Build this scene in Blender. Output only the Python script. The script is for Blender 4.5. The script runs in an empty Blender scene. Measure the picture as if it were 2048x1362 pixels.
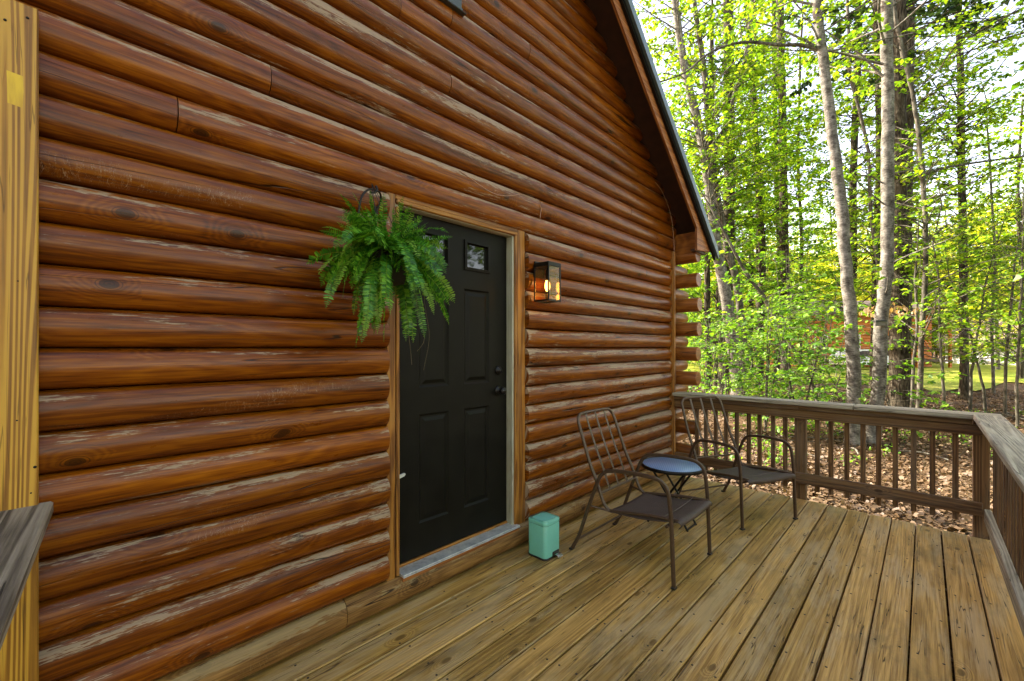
import bpy, bmesh, math, random
import numpy as np
from mathutils import Vector, Matrix, Euler
R = math.radians
SC = bpy.context.scene
COL = SC.collection

# ------------------------------------------------------------------ camera
F = 869.0                                   # focal length in photo pixels (2048 wide)
YAW = math.atan(826.0 / F)
S_, C_ = math.sin(YAW), math.cos(YAW)
HZ = 695.5
CH = 1.429                                  # camera height above the deck
cd = bpy.data.cameras.new('camera'); cam = bpy.data.objects.new('camera', cd); COL.objects.link(cam)
cam.location = (0, 0, CH); cam.rotation_euler = (R(90), 0, YAW)
cd.sensor_width = 36; cd.lens = F / 2048 * 36; cd.shift_y = (HZ - 681) / 2048
cd.clip_start = 0.05; cd.clip_end = 2000
SC.camera = cam

# ------------------------------------------------------------------ light
SUN_DIR = Vector((-0.90, -0.08, 0.66)).normalized()      # towards the sun
SC.world = bpy.data.worlds.new('World'); SC.world.use_nodes = True
wn = SC.world.node_tree; bg = wn.nodes['Background']
sky = wn.nodes.new('ShaderNodeTexSky'); sky.sky_type = 'NISHITA'; sky.sun_disc = False
sky.sun_elevation = math.asin(SUN_DIR.z); sky.sun_rotation = math.atan2(SUN_DIR.x, SUN_DIR.y)
sky.air_density = 1.0; sky.dust_density = 1.2; sky.ozone_density = 1.0
tint = wn.nodes.new('ShaderNodeMix'); tint.data_type = 'RGBA'; tint.blend_type = 'MULTIPLY'; tint.inputs[0].default_value = 1
wn.links.new(sky.outputs[0], tint.inputs[6]); tint.inputs[7].default_value = (1.38, 1.0, .80, 1)      # warm hazy spring sky
wn.links.new(tint.outputs[2], bg.inputs[0]); bg.inputs[1].default_value = 0.15
sl = bpy.data.lights.new('sun', 'SUN'); sl.energy = 3.8; sl.angle = R(0.5); sl.color = (1, .94, .80)
so = bpy.data.objects.new('sun', sl); COL.objects.link(so)
so.rotation_euler = SUN_DIR.to_track_quat('Z', 'Y').to_euler()
vs = SC.view_settings; vs.view_transform = 'Standard'; vs.look = 'None'; vs.gamma = 1; vs.use_curve_mapping = False
vs.exposure = 2.65
SC.cycles.use_denoising = True
SC.cycles.max_bounces = 8; SC.cycles.transparent_max_bounces = 12
SC.cycles.sample_clamp_indirect = 6

# ------------------------------------------------------------------ helpers
random.seed(7); rng = np.random.default_rng(7)
WX = -2.137          # crease plane of the log wall
CO = 0.1405          # height of one log course
GZ = -0.36           # ground level

def at(px, py, d):
    u = (px - 1024) / F; v = (HZ - py) / F
    return Vector(((u * C_ - S_) * d, (u * S_ + C_) * d, CH + v * d))
def onX(px, py, X):
    r = at(px, py, 1) - Vector((0, 0, CH)); k = X / r.x; return Vector((X, k * r.y, CH + k * r.z))
def onY(px, py, Y):
    r = at(px, py, 1) - Vector((0, 0, CH)); k = Y / r.y; return Vector((k * r.x, Y, CH + k * r.z))

def link(name, me, mat=None, parent=None):
    o = bpy.data.objects.new(name, me); COL.objects.link(o)
    if mat: me.materials.append(mat)
    if parent: o.parent = parent
    return o
def tag(o, label=None, cat=None, group=None, kind=None):
    if label: o['label'] = label
    if cat: o['category'] = cat
    if group: o['group'] = group
    if kind: o['kind'] = kind
    return o
def thing(name, label, cat, loc=(0, 0, 0), group=None, rz=0):
    o = bpy.data.objects.new(name, None); COL.objects.link(o); o.location = loc; o.rotation_euler = (0, 0, rz)
    o.empty_display_size = .1
    return tag(o, label, cat, group)

class MB:
    """collects shapes with uvs into one mesh"""
    def __init__(s): s.v = []; s.f = []; s.uv = []; s.id = []; s.cur = 0; s.sm = []
    def face(s, idx, uvs, smooth=False):
        s.f.append(idx); s.uv.extend(uvs); s.id.append(s.cur); s.sm.append(smooth)
    def box(s, a, b, long=None, ch=0.0, newid=True, jit=0):
        """box a..b with chamfered edges; uv u along the long axis in metres"""
        a = list(a); b = list(b)
        for i in range(3):
            if a[i] > b[i]: a[i], b[i] = b[i], a[i]
        if newid: s.cur += 1
        d = [b[i] - a[i] for i in range(3)]
        if long is None: long = d.index(max(d))
        ch = min(ch, min(d) * .45)
        off = random.random() * 20; voff = random.random() * 5
        oth = [i for i in range(3) if i != long]
        if ch <= 0:
            base = len(s.v)
            for k in range(8): s.v.append(tuple((b if (k >> i) & 1 else a)[i] for i in range(3)))
            quads = [(0, 2, 3, 1), (4, 5, 7, 6), (0, 1, 5, 4), (2, 6, 7, 3), (0, 4, 6, 2), (1, 3, 7, 5)]
            for q in quads:
                s._q([base + k for k in q], long, oth, off, voff)
            return
        bm = bmesh.new()
        vs_ = [bm.verts.new([(b if (k >> i) & 1 else a)[i] for i in range(3)]) for k in range(8)]
        for q in [(0, 2, 3, 1), (4, 5, 7, 6), (0, 1, 5, 4), (2, 6, 7, 3), (0, 4, 6, 2), (1, 3, 7, 5)]:
            bm.faces.new([vs_[k] for k in q])
        bmesh.ops.bevel(bm, geom=bm.edges[:], offset=ch, segments=1, affect='EDGES')
        base = len(s.v); bm.verts.index_update()
        for v in bm.verts: s.v.append(tuple(v.co))
        for f in bm.faces: s._q([base + v.index for v in f.verts], long, oth, off, voff)
        bm.free()
    def _q(s, idx, long, oth, off, voff):
        P = [Vector(s.v[k]) for k in idx]
        n = (P[1] - P[0]).cross(P[2] - P[1])
        if abs(n[oth[0]]) >= abs(n[oth[1]]): vi, base = oth[1], 0
        else: vi, base = oth[0], .37
        if abs(n[long]) > max(abs(n[oth[0]]), abs(n[oth[1]])):
            s.face(idx, [(P[k][oth[0]] * .3 + off, P[k][oth[1]] + voff) for k in range(len(idx))])
        else:
            s.face(idx, [(P[k][long] + off, P[k][vi] + base + voff) for k in range(len(idx))])
    def sweep(s, pts, prof, scales=None, up=Vector((0, 0, 1)), caps=True, smooth=True, newid=True):
        """sweep closed profile [(a,b)] along pts"""
        if newid: s.cur += 1
        pts = [Vector(p) for p in pts]; n = len(pts); m = len(prof); off = random.random() * 9
        t0 = (pts[1] - pts[0]).normalized()
        side = t0.cross(up)
        if side.length < 1e-3: side = t0.cross(Vector((1, 0, 0)))
        side.normalize(); nb = side.cross(t0).normalized()
        base = len(s.v); L = 0; prev = t0; per = sum((Vector(prof[i]) - Vector(prof[i - 1])).length for i in range(m))
        Ls = []
        for i, p in enumerate(pts):
            if i == 0: t = t0
            elif i == n - 1: t = (pts[i] - pts[i - 1]).normalized()
            else: t = ((pts[i + 1] - p).normalized() + (p - pts[i - 1]).normalized()).normalized()
            if i: L += (p - pts[i - 1]).length
            q = prev.rotation_difference(t); side = q @ side; nb = q @ nb; prev = t
            k = scales[i] if scales else 1
            for a, b in prof: s.v.append(tuple(p + side * a * k + nb * b * k))
            Ls.append(L)
        for i in range(n - 1):
            for j in range(m):
                j2 = (j + 1) % m
                a = base + i * m + j; b = base + i * m + j2; c = b + m; d = a + m
                u0 = Ls[i] + off; u1 = Ls[i + 1] + off; v0 = j / m * per; v1 = (j + 1) / m * per
                s.face([a, b, c, d], [(u0, v0), (u0, v1), (u1, v1), (u1, v0)], smooth)
        if caps:
            b2 = len(s.v); s.v += [s.v[base + j] for j in range(m)] + [s.v[base + (n - 1) * m + j] for j in range(m)]
            i0 = [b2 + j for j in range(m)][::-1]; i1 = [b2 + m + j for j in range(m)]
            s.face(i0, [(prof[j][0], prof[j][1]) for j in range(m)][::-1]); s.face(i1, [(prof[j][0], prof[j][1]) for j in range(m)])
    def tube(s, pts, r, seg=8, **k):
        rs = r if isinstance(r, (list, tuple)) else [r] * len(pts)
        s.sweep(pts, [(math.cos(2 * math.pi * j / seg), math.sin(2 * math.pi * j / seg)) for j in range(seg)], scales=list(rs), **k)
    def lathe(s, prof, c, seg=24, axis='z', smooth=True):
        s.cur += 1; base = len(s.v)
        for r, h in prof:
            for j in range(seg):
                a = 2 * math.pi * j / seg
                p = (r * math.cos(a), r * math.sin(a), h)
                if axis == 'x': p = (h, p[0], p[1])
                if axis == 'y': p = (p[0], h, p[1])
                s.v.append((c[0] + p[0], c[1] + p[1], c[2] + p[2]))
        for i in range(len(prof) - 1):
            for j in range(seg):
                j2 = (j + 1) % seg; a = base + i * seg + j; b = base + i * seg + j2
                s.face([a, b, b + seg, a + seg], [(j / seg, i), ((j + 1) / seg, i), ((j + 1) / seg, i + 1), (j / seg, i + 1)], smooth)
        for i, rev in ((0, True), (len(prof) - 1, False)):
            if prof[i][0] > 1e-5:
                idx = [base + i * seg + j for j in range(seg)]
                if rev: idx = idx[::-1]
                s.face(idx, [(0, 0)] * seg)
    def poly(s, pts2, plane, t0, t1):
        """extrude a 2d polygon; plane 'x': pts=(y,z), 'y': pts=(x,z), 'z': pts=(x,y)"""
        s.cur += 1; base = len(s.v); n = len(pts2)
        def mk(p, t): return {'x': (t, p[0], p[1]), 'y': (p[0], t, p[1]), 'z': (p[0], p[1], t)}[plane]
        for t in (t0, t1):
            for p in pts2: s.v.append(mk(p, t))
        s.face([base + i for i in range(n)][::-1], [tuple(p) for p in pts2][::-1])
        s.face([base + n + i for i in range(n)], [tuple(p) for p in pts2])
        L = 0
        for i in range(n):
            j = (i + 1) % n; l = (Vector(pts2[j]) - Vector(pts2[i])).length
            s.face([base + i, base + j, base + n + j, base + n + i], [(L, t0), (L + l, t0), (L + l, t1), (L, t1)]); L += l
    def build(s, name, mat, parent=None, rad=None):
        me = bpy.data.meshes.new(name); me.from_pydata(s.v, [], s.f); me.update()
        uvl = me.uv_layers.new(name='UVMap'); uvl.data.foreach_set('uv', np.array(s.uv, 'f').ravel())
        at_ = me.attributes.new('lid', 'FLOAT', 'FACE'); at_.data.foreach_set('value', np.array(s.id, 'f'))
        me.polygons.foreach_set('use_smooth', np.array(s.sm, dtype=bool))
        bm = bmesh.new(); bm.from_mesh(me); bmesh.ops.recalc_face_normals(bm, faces=bm.faces); bm.to_mesh(me); bm.free()
        return link(name, me, mat, parent)

def rrect(w, h, r=.003, seg=2):
    out = []
    for cx, cy, a0 in ((w / 2 - r, h / 2 - r, 0), (-w / 2 + r, h / 2 - r, 90), (-w / 2 + r, -h / 2 + r, 180), (w / 2 - r, -h / 2 + r, 270)):
        for k in range(seg + 1):
            a = R(a0 + 90 * k / seg); out.append((cx + r * math.cos(a), cy + r * math.sin(a)))
    return out
def smooth(pts, n=6):
    pts = [Vector(p) for p in pts]; out = []
    for i in range(len(pts) - 1):
        p0 = pts[max(i - 1, 0)]; p1 = pts[i]; p2 = pts[i + 1]; p3 = pts[min(i + 2, len(pts) - 1)]
        for k in range(n):
            t = k / n
            out.append(.5 * ((2 * p1) + (p2 - p0) * t + (2 * p0 - 5 * p1 + 4 * p2 - p3) * t * t + (3 * p1 - p0 - 3 * p2 + p3) * t ** 3))
    out.append(pts[-1]); return out

# ------------------------------------------------------------------ materials
class NT:
    def __init__(s, name):
        s.m = bpy.data.materials.new(name); s.m.use_nodes = True; s.t = s.m.node_tree; s.n = s.t.nodes; s.l = s.t.links
        s.b = s.n['Principled BSDF']
    def new(s, t, **k):
        n = s.n.new(t)
        for a, b in k.items(): setattr(n, a, b)
        return n
    def put(s, inp, v):
        if isinstance(v, bpy.types.NodeSocket): s.l.new(v, inp)
        elif v is not None:
            try: inp.default_value = v
            except Exception: inp.default_value = (*v, 1) if len(v) == 3 else v
    def mth(s, op, a, b=None, c=None, clamp=False):
        n = s.new('ShaderNodeMath', operation=op, use_clamp=clamp); s.put(n.inputs[0], a)
        if b is not None: s.put(n.inputs[1], b)
        if c is not None: s.put(n.inputs[2], c)
        return n.outputs[0]
    def xyz(s, x, y, z):
        n = s.new('ShaderNodeCombineXYZ'); s.put(n.inputs[0], x); s.put(n.inputs[1], y); s.put(n.inputs[2], z); return n.outputs[0]
    def sep(s, v):
        n = s.new('ShaderNodeSeparateXYZ'); s.put(n.inputs[0], v); return n.outputs
    def noise(s, vec, scale=1, detail=3, rough=.5, dist=0, out=0):
        n = s.new('ShaderNodeTexNoise'); s.put(n.inputs['Vector'], vec); n.inputs['Scale'].default_value = scale
        n.inputs['Detail'].default_value = detail; n.inputs['Roughness'].default_value = rough; n.inputs['Distortion'].default_value = dist
        return n.outputs[out]
    def voro(s, vec, scale=1, feature='F1', rnd=1, dims='3D'):
        n = s.new('ShaderNodeTexVoronoi', feature=feature, voronoi_dimensions=dims); s.put(n.inputs['Vector'], vec); n.inputs['Scale'].default_value = scale
        n.inputs['Randomness'].default_value = rnd; return n
    def ramp(s, f, stops, interp='LINEAR'):
        n = s.new('ShaderNodeValToRGB'); s.put(n.inputs[0], f); r = n.color_ramp; r.interpolation = interp
        while len(r.elements) < len(stops): r.elements.new(.5)
        for e, (p, c) in zip(r.elements, stops): e.position = p; e.color = (*c, 1) if len(c) == 3 else c
        return n.outputs[0]
    def step(s, f, a, b, lo=0., hi=1.):
        n = s.new('ShaderNodeMapRange', interpolation_type='SMOOTHSTEP'); s.put(n.inputs[0], f)
        for i, v in ((1, a), (2, b), (3, lo), (4, hi)): s.put(n.inputs[i], v)
        return n.outputs[0]
    def mix(s, f, a, b, mode='MIX'):
        n = s.new('ShaderNodeMix', data_type='RGBA', blend_type=mode); s.put(n.inputs[0], f)
        s.put(n.inputs[6], a if isinstance(a, bpy.types.NodeSocket) else (*a, 1)); s.put(n.inputs[7], b if isinstance(b, bpy.types.NodeSocket) else (*b, 1))
        return n.outputs[2]
    def bump(s, h, strength=.3, dist=.01):
        n = s.new('ShaderNodeBump'); n.inputs['Strength'].default_value = strength; n.inputs['Distance'].default_value = dist; s.put(n.inputs['Height'], h)
        s.l.new(n.outputs[0], s.b.inputs['Normal']); return n
    def attr(s, name, out='Fac'):
        n = s.new('ShaderNodeAttribute'); n.attribute_name = name; return n.outputs[out]
    def uv(s): return s.sep(s.new('ShaderNodeTexCoord').outputs['UV'])
    def obj(s): return s.new('ShaderNodeTexCoord').outputs['Object']
    def fin(s, col, rough=.6, **k):
        s.put(s.b.inputs['Base Color'], col); s.put(s.b.inputs['Roughness'], rough)
        for a, v in k.items(): s.put(s.b.inputs[a.replace('_', ' ')], v)
        return s.m

def plain(name, col, rough=.5, metal=0, var=.08, bump=0, scale=30, **k):
    n = NT(name); o = n.obj(); f = n.noise(o, scale, 4)
    a = tuple(c * (1 - var) for c in col); b = tuple(min(1, c * (1 + var)) for c in col)
    if bump: n.bump(f, bump, .004)
    f2 = n.noise(o, scale * .13, 2)
    r = n.mth('ADD', n.mth('MULTIPLY', f2, .16), rough - .08)
    return n.fin(n.ramp(f, [(.3, a), (.7, b)]), r, Metallic=metal, **k)

def wood(name, dark, mid, light, ring=26, rscale=(.55, 7), mild=.0, mildc=(.05, .045, .03), grey=0, greyc=(.3, .28, .24), rough=.75,
         crack=.5, bump=.35, knots=.5, ringamt=.75, spec=.3, perboard=.25, fine=1):
    """planks: cathedral grain from contour lines of stretched noise; uv u along the board (m), v across (m)"""
    n = NT(name); u, v, _ = n.uv(); lid = n.mth('MULTIPLY', n.attr('lid'), 3.71)
    kv = n.voro(n.xyz(n.mth('ADD', n.mth('MULTIPLY', u, 4.2), n.mth('MULTIPLY', lid, 7.3)), n.mth('MULTIPLY', v, 9), 0), 1, dims='2D')
    kd = kv.outputs['Distance']; kr = n.sep(kv.outputs['Color'])[0]
    keep = n.mth('GREATER_THAN', kr, 1 - knots * .16)
    near = n.mth('MULTIPLY', n.step(kd, .45, .05), keep)
    P0 = n.xyz(n.mth('MULTIPLY', u, rscale[0]), n.mth('MULTIPLY', v, rscale[1]), lid)
    n0 = n.noise(P0, 1, 2, .45)
    n0 = n.mth('ADD', n0, n.mth('MULTIPLY', near, .16))
    rg = n.mth('SINE', n.mth('MULTIPLY', n0, ring * 6.283))
    rg = n.step(rg, -.6, .95)
    fg = n.noise(n.xyz(n.mth('MULTIPLY', u, 3.5), n.mth('MULTIPLY', v, 150), lid), 1, 4, .65)
    mg = n.noise(n.xyz(n.mth('MULTIPLY', u, 1.3), n.mth('MULTIPLY', v, 22), lid), 1, 4, .6)
    f = n.mth('ADD', n.mth('MULTIPLY', rg, .35 * ringamt), n.mth('ADD', n.mth('MULTIPLY', n.mth('SUBTRACT', fg, .5), .62 * fine), n.mth('MULTIPLY', mg, .45)))
    f = n.mth('ADD', f, .055)
    col = n.ramp(f, [(.18, dark), (.45, mid), (.75, light)])
    wn_ = n.new('ShaderNodeTexWhiteNoise', noise_dimensions='1D'); n.put(wn_.inputs['W'], lid)
    pb = n.mth('ADD', n.mth('MULTIPLY', wn_.outputs[0], perboard * 2), 1 - perboard)
    col = n.mix(1, col, n.xyz(pb, pb, n.mth('MULTIPLY', pb, n.mth('ADD', n.mth('MULTIPLY', wn_.outputs[0], .15), .92))), 'MULTIPLY')
    if grey:
        g = n.noise(n.xyz(n.mth('MULTIPLY', u, 1.6), n.mth('MULTIPLY', v, 8), lid), 1, 5, .65)
        g = n.step(n.mth('ADD', n.mth('MULTIPLY', g, .8), n.mth('MULTIPLY', fg, .22)), .46, .62)
        gc = n.mix(n.mth('MULTIPLY', rg, .5), greyc, tuple(c * .6 for c in greyc))
        col = n.mix(n.mth('MULTIPLY', g, grey), col, gc)
    if mild:
        g = n.noise(n.xyz(n.mth('MULTIPLY', u, 2.6), n.mth('MULTIPLY', v, 8), lid), 1, 6, .72, .5)
        g2 = n.noise(n.new('ShaderNodeTexCoord').outputs['Object'], 1.1, 3, .6)
        g = n.mth('ADD', n.mth('MULTIPLY', g, .55), n.mth('ADD', n.mth('MULTIPLY', g2, .45), n.mth('MULTIPLY', fg, .12)))
        g = n.step(g, .555, .67)
        col = n.mix(n.mth('MULTIPLY', g, mild), col, mildc)
    kn = n.mth('MULTIPLY', n.step(kd, .16, .08), keep)
    col = n.mix(n.mth('MULTIPLY', kn, .8), col, tuple(c * .45 for c in dark))
    ck = n.noise(n.xyz(n.mth('MULTIPLY', u, 1.1), n.mth('MULTIPLY', v, 38), lid), 1, 2, .5)
    ck = n.mth('ABSOLUTE', n.mth('SUBTRACT', ck, .5))
    cm = n.noise(n.xyz(n.mth('MULTIPLY', u, 2.3), n.mth('MULTIPLY', v, 14), n.mth('ADD', lid, 4)), 1, 2)
    ck = n.mth('MULTIPLY', n.step(ck, .013, .004), n.step(cm, .47, .55))
    col = n.mix(n.mth('MULTIPLY', ck, crack), col, tuple(c * .18 for c in dark))
    h = n.mth('SUBTRACT', n.mth('ADD', n.mth('MULTIPLY', rg, .35), n.mth('MULTIPLY', fg, .9)), n.mth('MULTIPLY', ck, 2.2))
    n.bump(h, bump, .003)
    return n.fin(col, n.mth('ADD', n.mth('MULTIPLY', mg, .25), rough - .12), Specular_IOR_Level=spec)

def log_mat(name, dark, mid, light, worn=(.40, .30, .20), wear=0., rough=.29, coat=.07):
    n = NT(name); u, v, _ = n.uv(); lid = n.mth('MULTIPLY', n.attr('lid'), 2.917)
    b = n.mth('MULTIPLY', v, .18)
    kv = n.voro(n.xyz(n.mth('ADD', n.mth('MULTIPLY', u, 3.0), n.mth('MULTIPLY', lid, 5.7)), n.mth('ADD', n.mth('MULTIPLY', b, 5.6), n.mth('MULTIPLY', lid, 3.1)), 0), 1, dims='2D')
    kd = kv.outputs['Distance']; kr = n.sep(kv.outputs['Color'])[0]
    keep = n.mth('GREATER_THAN', kr, .80)
    near = n.mth('MULTIPLY', n.step(kd, .42, .04), keep)
    big = n.noise(n.xyz(n.mth('MULTIPLY', u, .8), n.mth('MULTIPLY', b, 7), lid), 1, 3, .55)
    rg = n.mth('SINE', n.mth('MULTIPLY', n.mth('ADD', big, n.mth('MULTIPLY', near, .3)), 85))
    fg = n.noise(n.xyz(n.mth('MULTIPLY', u, 4), n.mth('MULTIPLY', b, 170), lid), 1, 3, .6)
    mg = n.noise(n.xyz(n.mth('MULTIPLY', u, 1.7), n.mth('MULTIPLY', b, 18), lid), 1, 4, .62)
    f = n.mth('ADD', n.mth('ADD', n.mth('MULTIPLY', rg, .045), .06), n.mth('ADD', n.mth('MULTIPLY', fg, .50), n.mth('MULTIPLY', mg, .42)))
    col = n.ramp(f, [(.32, dark), (.5, mid), (.68, light)])
    wn_ = n.new('ShaderNodeTexWhiteNoise', noise_dimensions='1D'); n.put(wn_.inputs['W'], lid)
    pb = n.mth('ADD', n.mth('MULTIPLY', wn_.outputs[0], .34), .83)
    col = n.mix(1, col, n.xyz(pb, pb, pb), 'MULTIPLY')
    # dark blotches by knots and the knots themselves
    col = n.mix(n.mth('MULTIPLY', near, .16), col, tuple(c * .6 for c in dark))
    rings = n.mth('MULTIPLY', n.step(n.mth('SINE', n.mth('MULTIPLY', kd, 190)), 0, .9), n.mth('MULTIPLY', n.step(kd, .15, .12), keep))
    col = n.mix(n.mth('MULTIPLY', rings, .55), col, tuple(c * .35 for c in dark))
    core = n.mth('MULTIPLY', n.step(kd, .095, .06), keep)
    col = n.mix(n.mth('MULTIPLY', core, .75), col, tuple(c * .4 for c in dark))
    # worn, weather-bleached patches on the upper shoulder of each log
    wr = n.attr('wear')
    band = n.mth('MULTIPLY', n.step(v, .50, .72), n.step(v, .97, .84))
    w1 = n.noise(n.xyz(n.mth('MULTIPLY', u, 1.1), n.mth('MULTIPLY', b, 15), n.mth('ADD', lid, 7)), 1, 5, .62)
    w2 = n.noise(n.xyz(n.mth('MULTIPLY', u, 16), n.mth('MULTIPLY', b, 190), lid), 1, 3, .7)
    w3 = n.noise(n.xyz(n.mth('MULTIPLY', u, 9), n.mth('MULTIPLY', b, 30), n.mth('ADD', lid, 3)), 1, 4, .7)
    ws = n.mth('ADD', n.mth('MULTIPLY', w1, .62), n.mth('ADD', n.mth('MULTIPLY', w2, .28), n.mth('MULTIPLY', w3, .18)))
    ws = n.mth('ADD', n.mth('ADD', ws, n.mth('MULTIPLY', band, .10)), wr)
    W = n.step(ws, .652, .676)
    W2 = n.mth('MULTIPLY', n.step(ws, .61, .66), .22)
    wc = n.mix(fg, tuple(c * .55 for c in worn), tuple(min(1, c * 1.25) for c in worn))
    col = n.mix(W2, col, tuple(c * .5 for c in worn)); col = n.mix(n.mth('MULTIPLY', W, .75), col, wc)
    # little scratches
    sc = n.noise(n.xyz(n.mth('MULTIPLY', u, 60), n.mth('MULTIPLY', b, 22), lid), 1, 2, .5, 1.5)
    sm = n.noise(n.xyz(n.mth('MULTIPLY', u, 1.2), n.mth('MULTIPLY', b, 6), n.mth('ADD', lid, 9)), 1, 3)
    sc = n.mth('MULTIPLY', n.step(n.mth('ABSOLUTE', n.mth('SUBTRACT', sc, .5)), .012, .003), n.step(sm, .62, .70))
    col = n.mix(n.mth('MULTIPLY', sc, .5), col, worn)
    # checks
    ck = n.noise(n.xyz(n.mth('MULTIPLY', u, .3), n.mth('MULTIPLY', b, 13), lid), 1, 2, .4)
    cm = n.noise(n.xyz(n.mth('MULTIPLY', u, .7), n.mth('MULTIPLY', b, 3), n.mth('ADD', lid, 4)), 1, 2)
    ck = n.mth('MULTIPLY', n.step(n.mth('ABSOLUTE', n.mth('SUBTRACT', ck, .5)), .006, .0015), n.step(cm, .50, .58))
    col = n.mix(n.mth('MULTIPLY', ck, .9), col, (.008, .003, .001))
    h = n.mth('SUBTRACT', n.mth('ADD', n.mth('MULTIPLY', fg, n.mth('ADD', n.mth('MULTIPLY', W, .8), .3)), n.mth('MULTIPLY', w3, .35)), n.mth('ADD', n.mth('MULTIPLY', ck, 2), n.mth('MULTIPLY', W, .25)))
    h = n.mth('ADD', h, n.mth('MULTIPLY', mg, .9))
    n.bump(h, .55, .003)
    ro = n.mth('ADD', n.mth('MULTIPLY', W, .35), n.mth('ADD', n.mth('MULTIPLY', w3, .25), rough - .1))
    return n.fin(col, ro, Specular_IOR_Level=.26, Coat_Weight=coat, Coat_Roughness=.15)

LOG = log_mat('stained_log', (.036, .0068, .0003), (.150, .0355, .0008), (.275, .084, .0020))
LOGEND = log_mat('stained_log_end', (.07, .02, .004), (.17, .052, .009), (.30, .11, .02), wear=.05)
OLDLOG = log_mat('worn_sill_log', (.05, .020, .005), (.17, .080, .020), (.32, .17, .05), worn=(.34, .24, .12), rough=.6, coat=0)
DECK = wood('deck_boards', (.24, .122, .024), (.55, .318, .085), (.73, .49, .175), ring=24, rscale=(.13, 4.5), mild=.42, mildc=(.085, .065, .028), ringamt=.30,
            grey=.4, greyc=(.56, .44, .26), crack=.85, rough=.5, perboard=.17, bump=.55, spec=.35)
RAIL = wood('rail_wood', (.06, .026, .008), (.155, .076, .026), (.25, .145, .058), ring=16, rscale=(.18, 5), mild=.35, grey=.3, greyc=(.26, .20, .14), crack=.6, rough=.7, perboard=.3)
CAPB = wood('weathered_brown_cap', (.09, .068, .05), (.20, .155, .115), (.32, .26, .20), ring=22, rscale=(.16, 6), mild=.2, crack=.8, rough=.8, bump=1.0, perboard=.0, fine=1.5, ringamt=1.1)
CAP = wood('weathered_cap', (.17, .14, .10), (.34, .29, .205), (.47, .42, .31), ring=22, rscale=(.16, 6), fine=1.4, mild=.35, mildc=(.11, .10, .07), grey=.3, greyc=(.42, .39, .32), crack=.7, rough=.8, bump=.8, perboard=.1)
PINE = wood('yellow_pine', (.15, .056, .004), (.38, .175, .016), (.52, .285, .034), ring=26, rscale=(.15, 5.0), crack=.5, rough=.45, bump=.3, knots=0, ringamt=1.5, perboard=.05, spec=.45, fine=.6)
TRIM = wood('stained_trim', (.12, .038, .006), (.33, .13, .018), (.47, .22, .04), ring=9, rscale=(.5, 9), grey=.12, greyc=(.45, .36, .22), crack=.6, rough=.45, bump=.35, perboard=.2)
FASC = wood('stained_fascia', (.16, .05, .012), (.33, .115, .03), (.45, .19, .06), ring=10, rscale=(.5, 9), crack=.4, rough=.5, perboard=.15)
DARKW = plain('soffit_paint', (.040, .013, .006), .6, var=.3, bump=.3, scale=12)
JAMB = wood('jamb_paint', (.33, .31, .23), (.50, .48, .38), (.58, .56, .46), ring=6, rscale=(.6, 9), mild=.35, mildc=(.2, .12, .05), crack=.4, rough=.6, ringamt=.2, knots=0)
def door_paint():
    n = NT('black_door_paint'); o = n.obj(); f = n.noise(o, 9, 5); g = n.noise(n.xyz(n.mth('MULTIPLY', n.sep(o)[1], 80), 0, n.mth('MULTIPLY', n.sep(o)[2], 8)), 1, 3)
    n.bump(n.mth('ADD', g, f), .12, .002)
    return n.fin(n.ramp(f, [(.3, (.005, .0045, .003)), (.7, (.008, .0073, .0048))]), n.mth('ADD', n.mth('MULTIPLY', f, .2), .36), Specular_IOR_Level=.12)
DOORP = door_paint()
BLACK = plain('black_metal', (.012, .011, .010), .35, 0.6)
IRON = plain('wrought_iron', (.014, .011, .009), .5, .5, bump=.5)
BRONZE = plain('brown_powder_coat', (.090, .056, .034), .38, .35, var=.15, scale=60)
def alum():
    n = NT('scuffed_aluminium'); o = n.obj(); f = n.noise(o, 14, 6, .7); g = n.noise(o, 60, 3)
    c = n.ramp(n.mth('ADD', n.mth('MULTIPLY', f, .8), n.mth('MULTIPLY', g, .2)), [(.30, (.22, .21, .2)), (.45, (.48, .48, .48)), (.66, (.70, .69, .66))])
    n.bump(g, .2, .002); return n.fin(c, n.mth('ADD', n.mth('MULTIPLY', f, .4), .25), Metallic=.55)
ALUM = alum()
METALROOF = plain('blue_grey_metal', (.11, .15, .17), .38, .4, var=.1, scale=8)
WINFRAME = plain('slate_window_frame', (.05, .062, .072), .45, .1)
MINT = plain('mint_enamel', (.17, .50, .40), .34, 0, var=.03, scale=80, Coat_Weight=.3)
STEEL = plain('pedal_steel', (.42, .40, .37), .28, .9)
RUBBER = plain('black_plastic', (.015, .014, .013), .5)
WIREM = plain('pale_wire', (.38, .20, .12), .5)
WHITEP = plain('white_chip', (.6, .58, .5), .6)
def glassy(name, tint, rough=.05, alpha=.25):
    n = NT(name); n.b.inputs['Base Color'].default_value = (*tint, 1); n.b.inputs['Roughness'].default_value = rough
    tr = n.new('ShaderNodeBsdfTransparent'); gl = n.new('ShaderNodeBsdfGlossy'); gl.inputs['Roughness'].default_value = rough; tr.inputs[0].default_value = (*tint, 1)
    nz = n.noise(n.obj(), 45, 2); bp = n.new('ShaderNodeBump'); bp.inputs['Strength'].default_value = .3; bp.inputs['Distance'].default_value = .004; n.put(bp.inputs['Height'], nz); n.l.new(bp.outputs[0], gl.inputs['Normal'])
    mx = n.new('ShaderNodeMixShader')
    mx.inputs[0].default_value = alpha; n.l.new(tr.outputs[0], mx.inputs[1]); n.l.new(gl.outputs[0], mx.inputs[2])
    n.l.new(mx.outputs[0], n.n['Material Output'].inputs[0]); return n.m
SEEDGLASS = glassy('seeded_glass', (.95, .80, .52), .12, .09)
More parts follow.
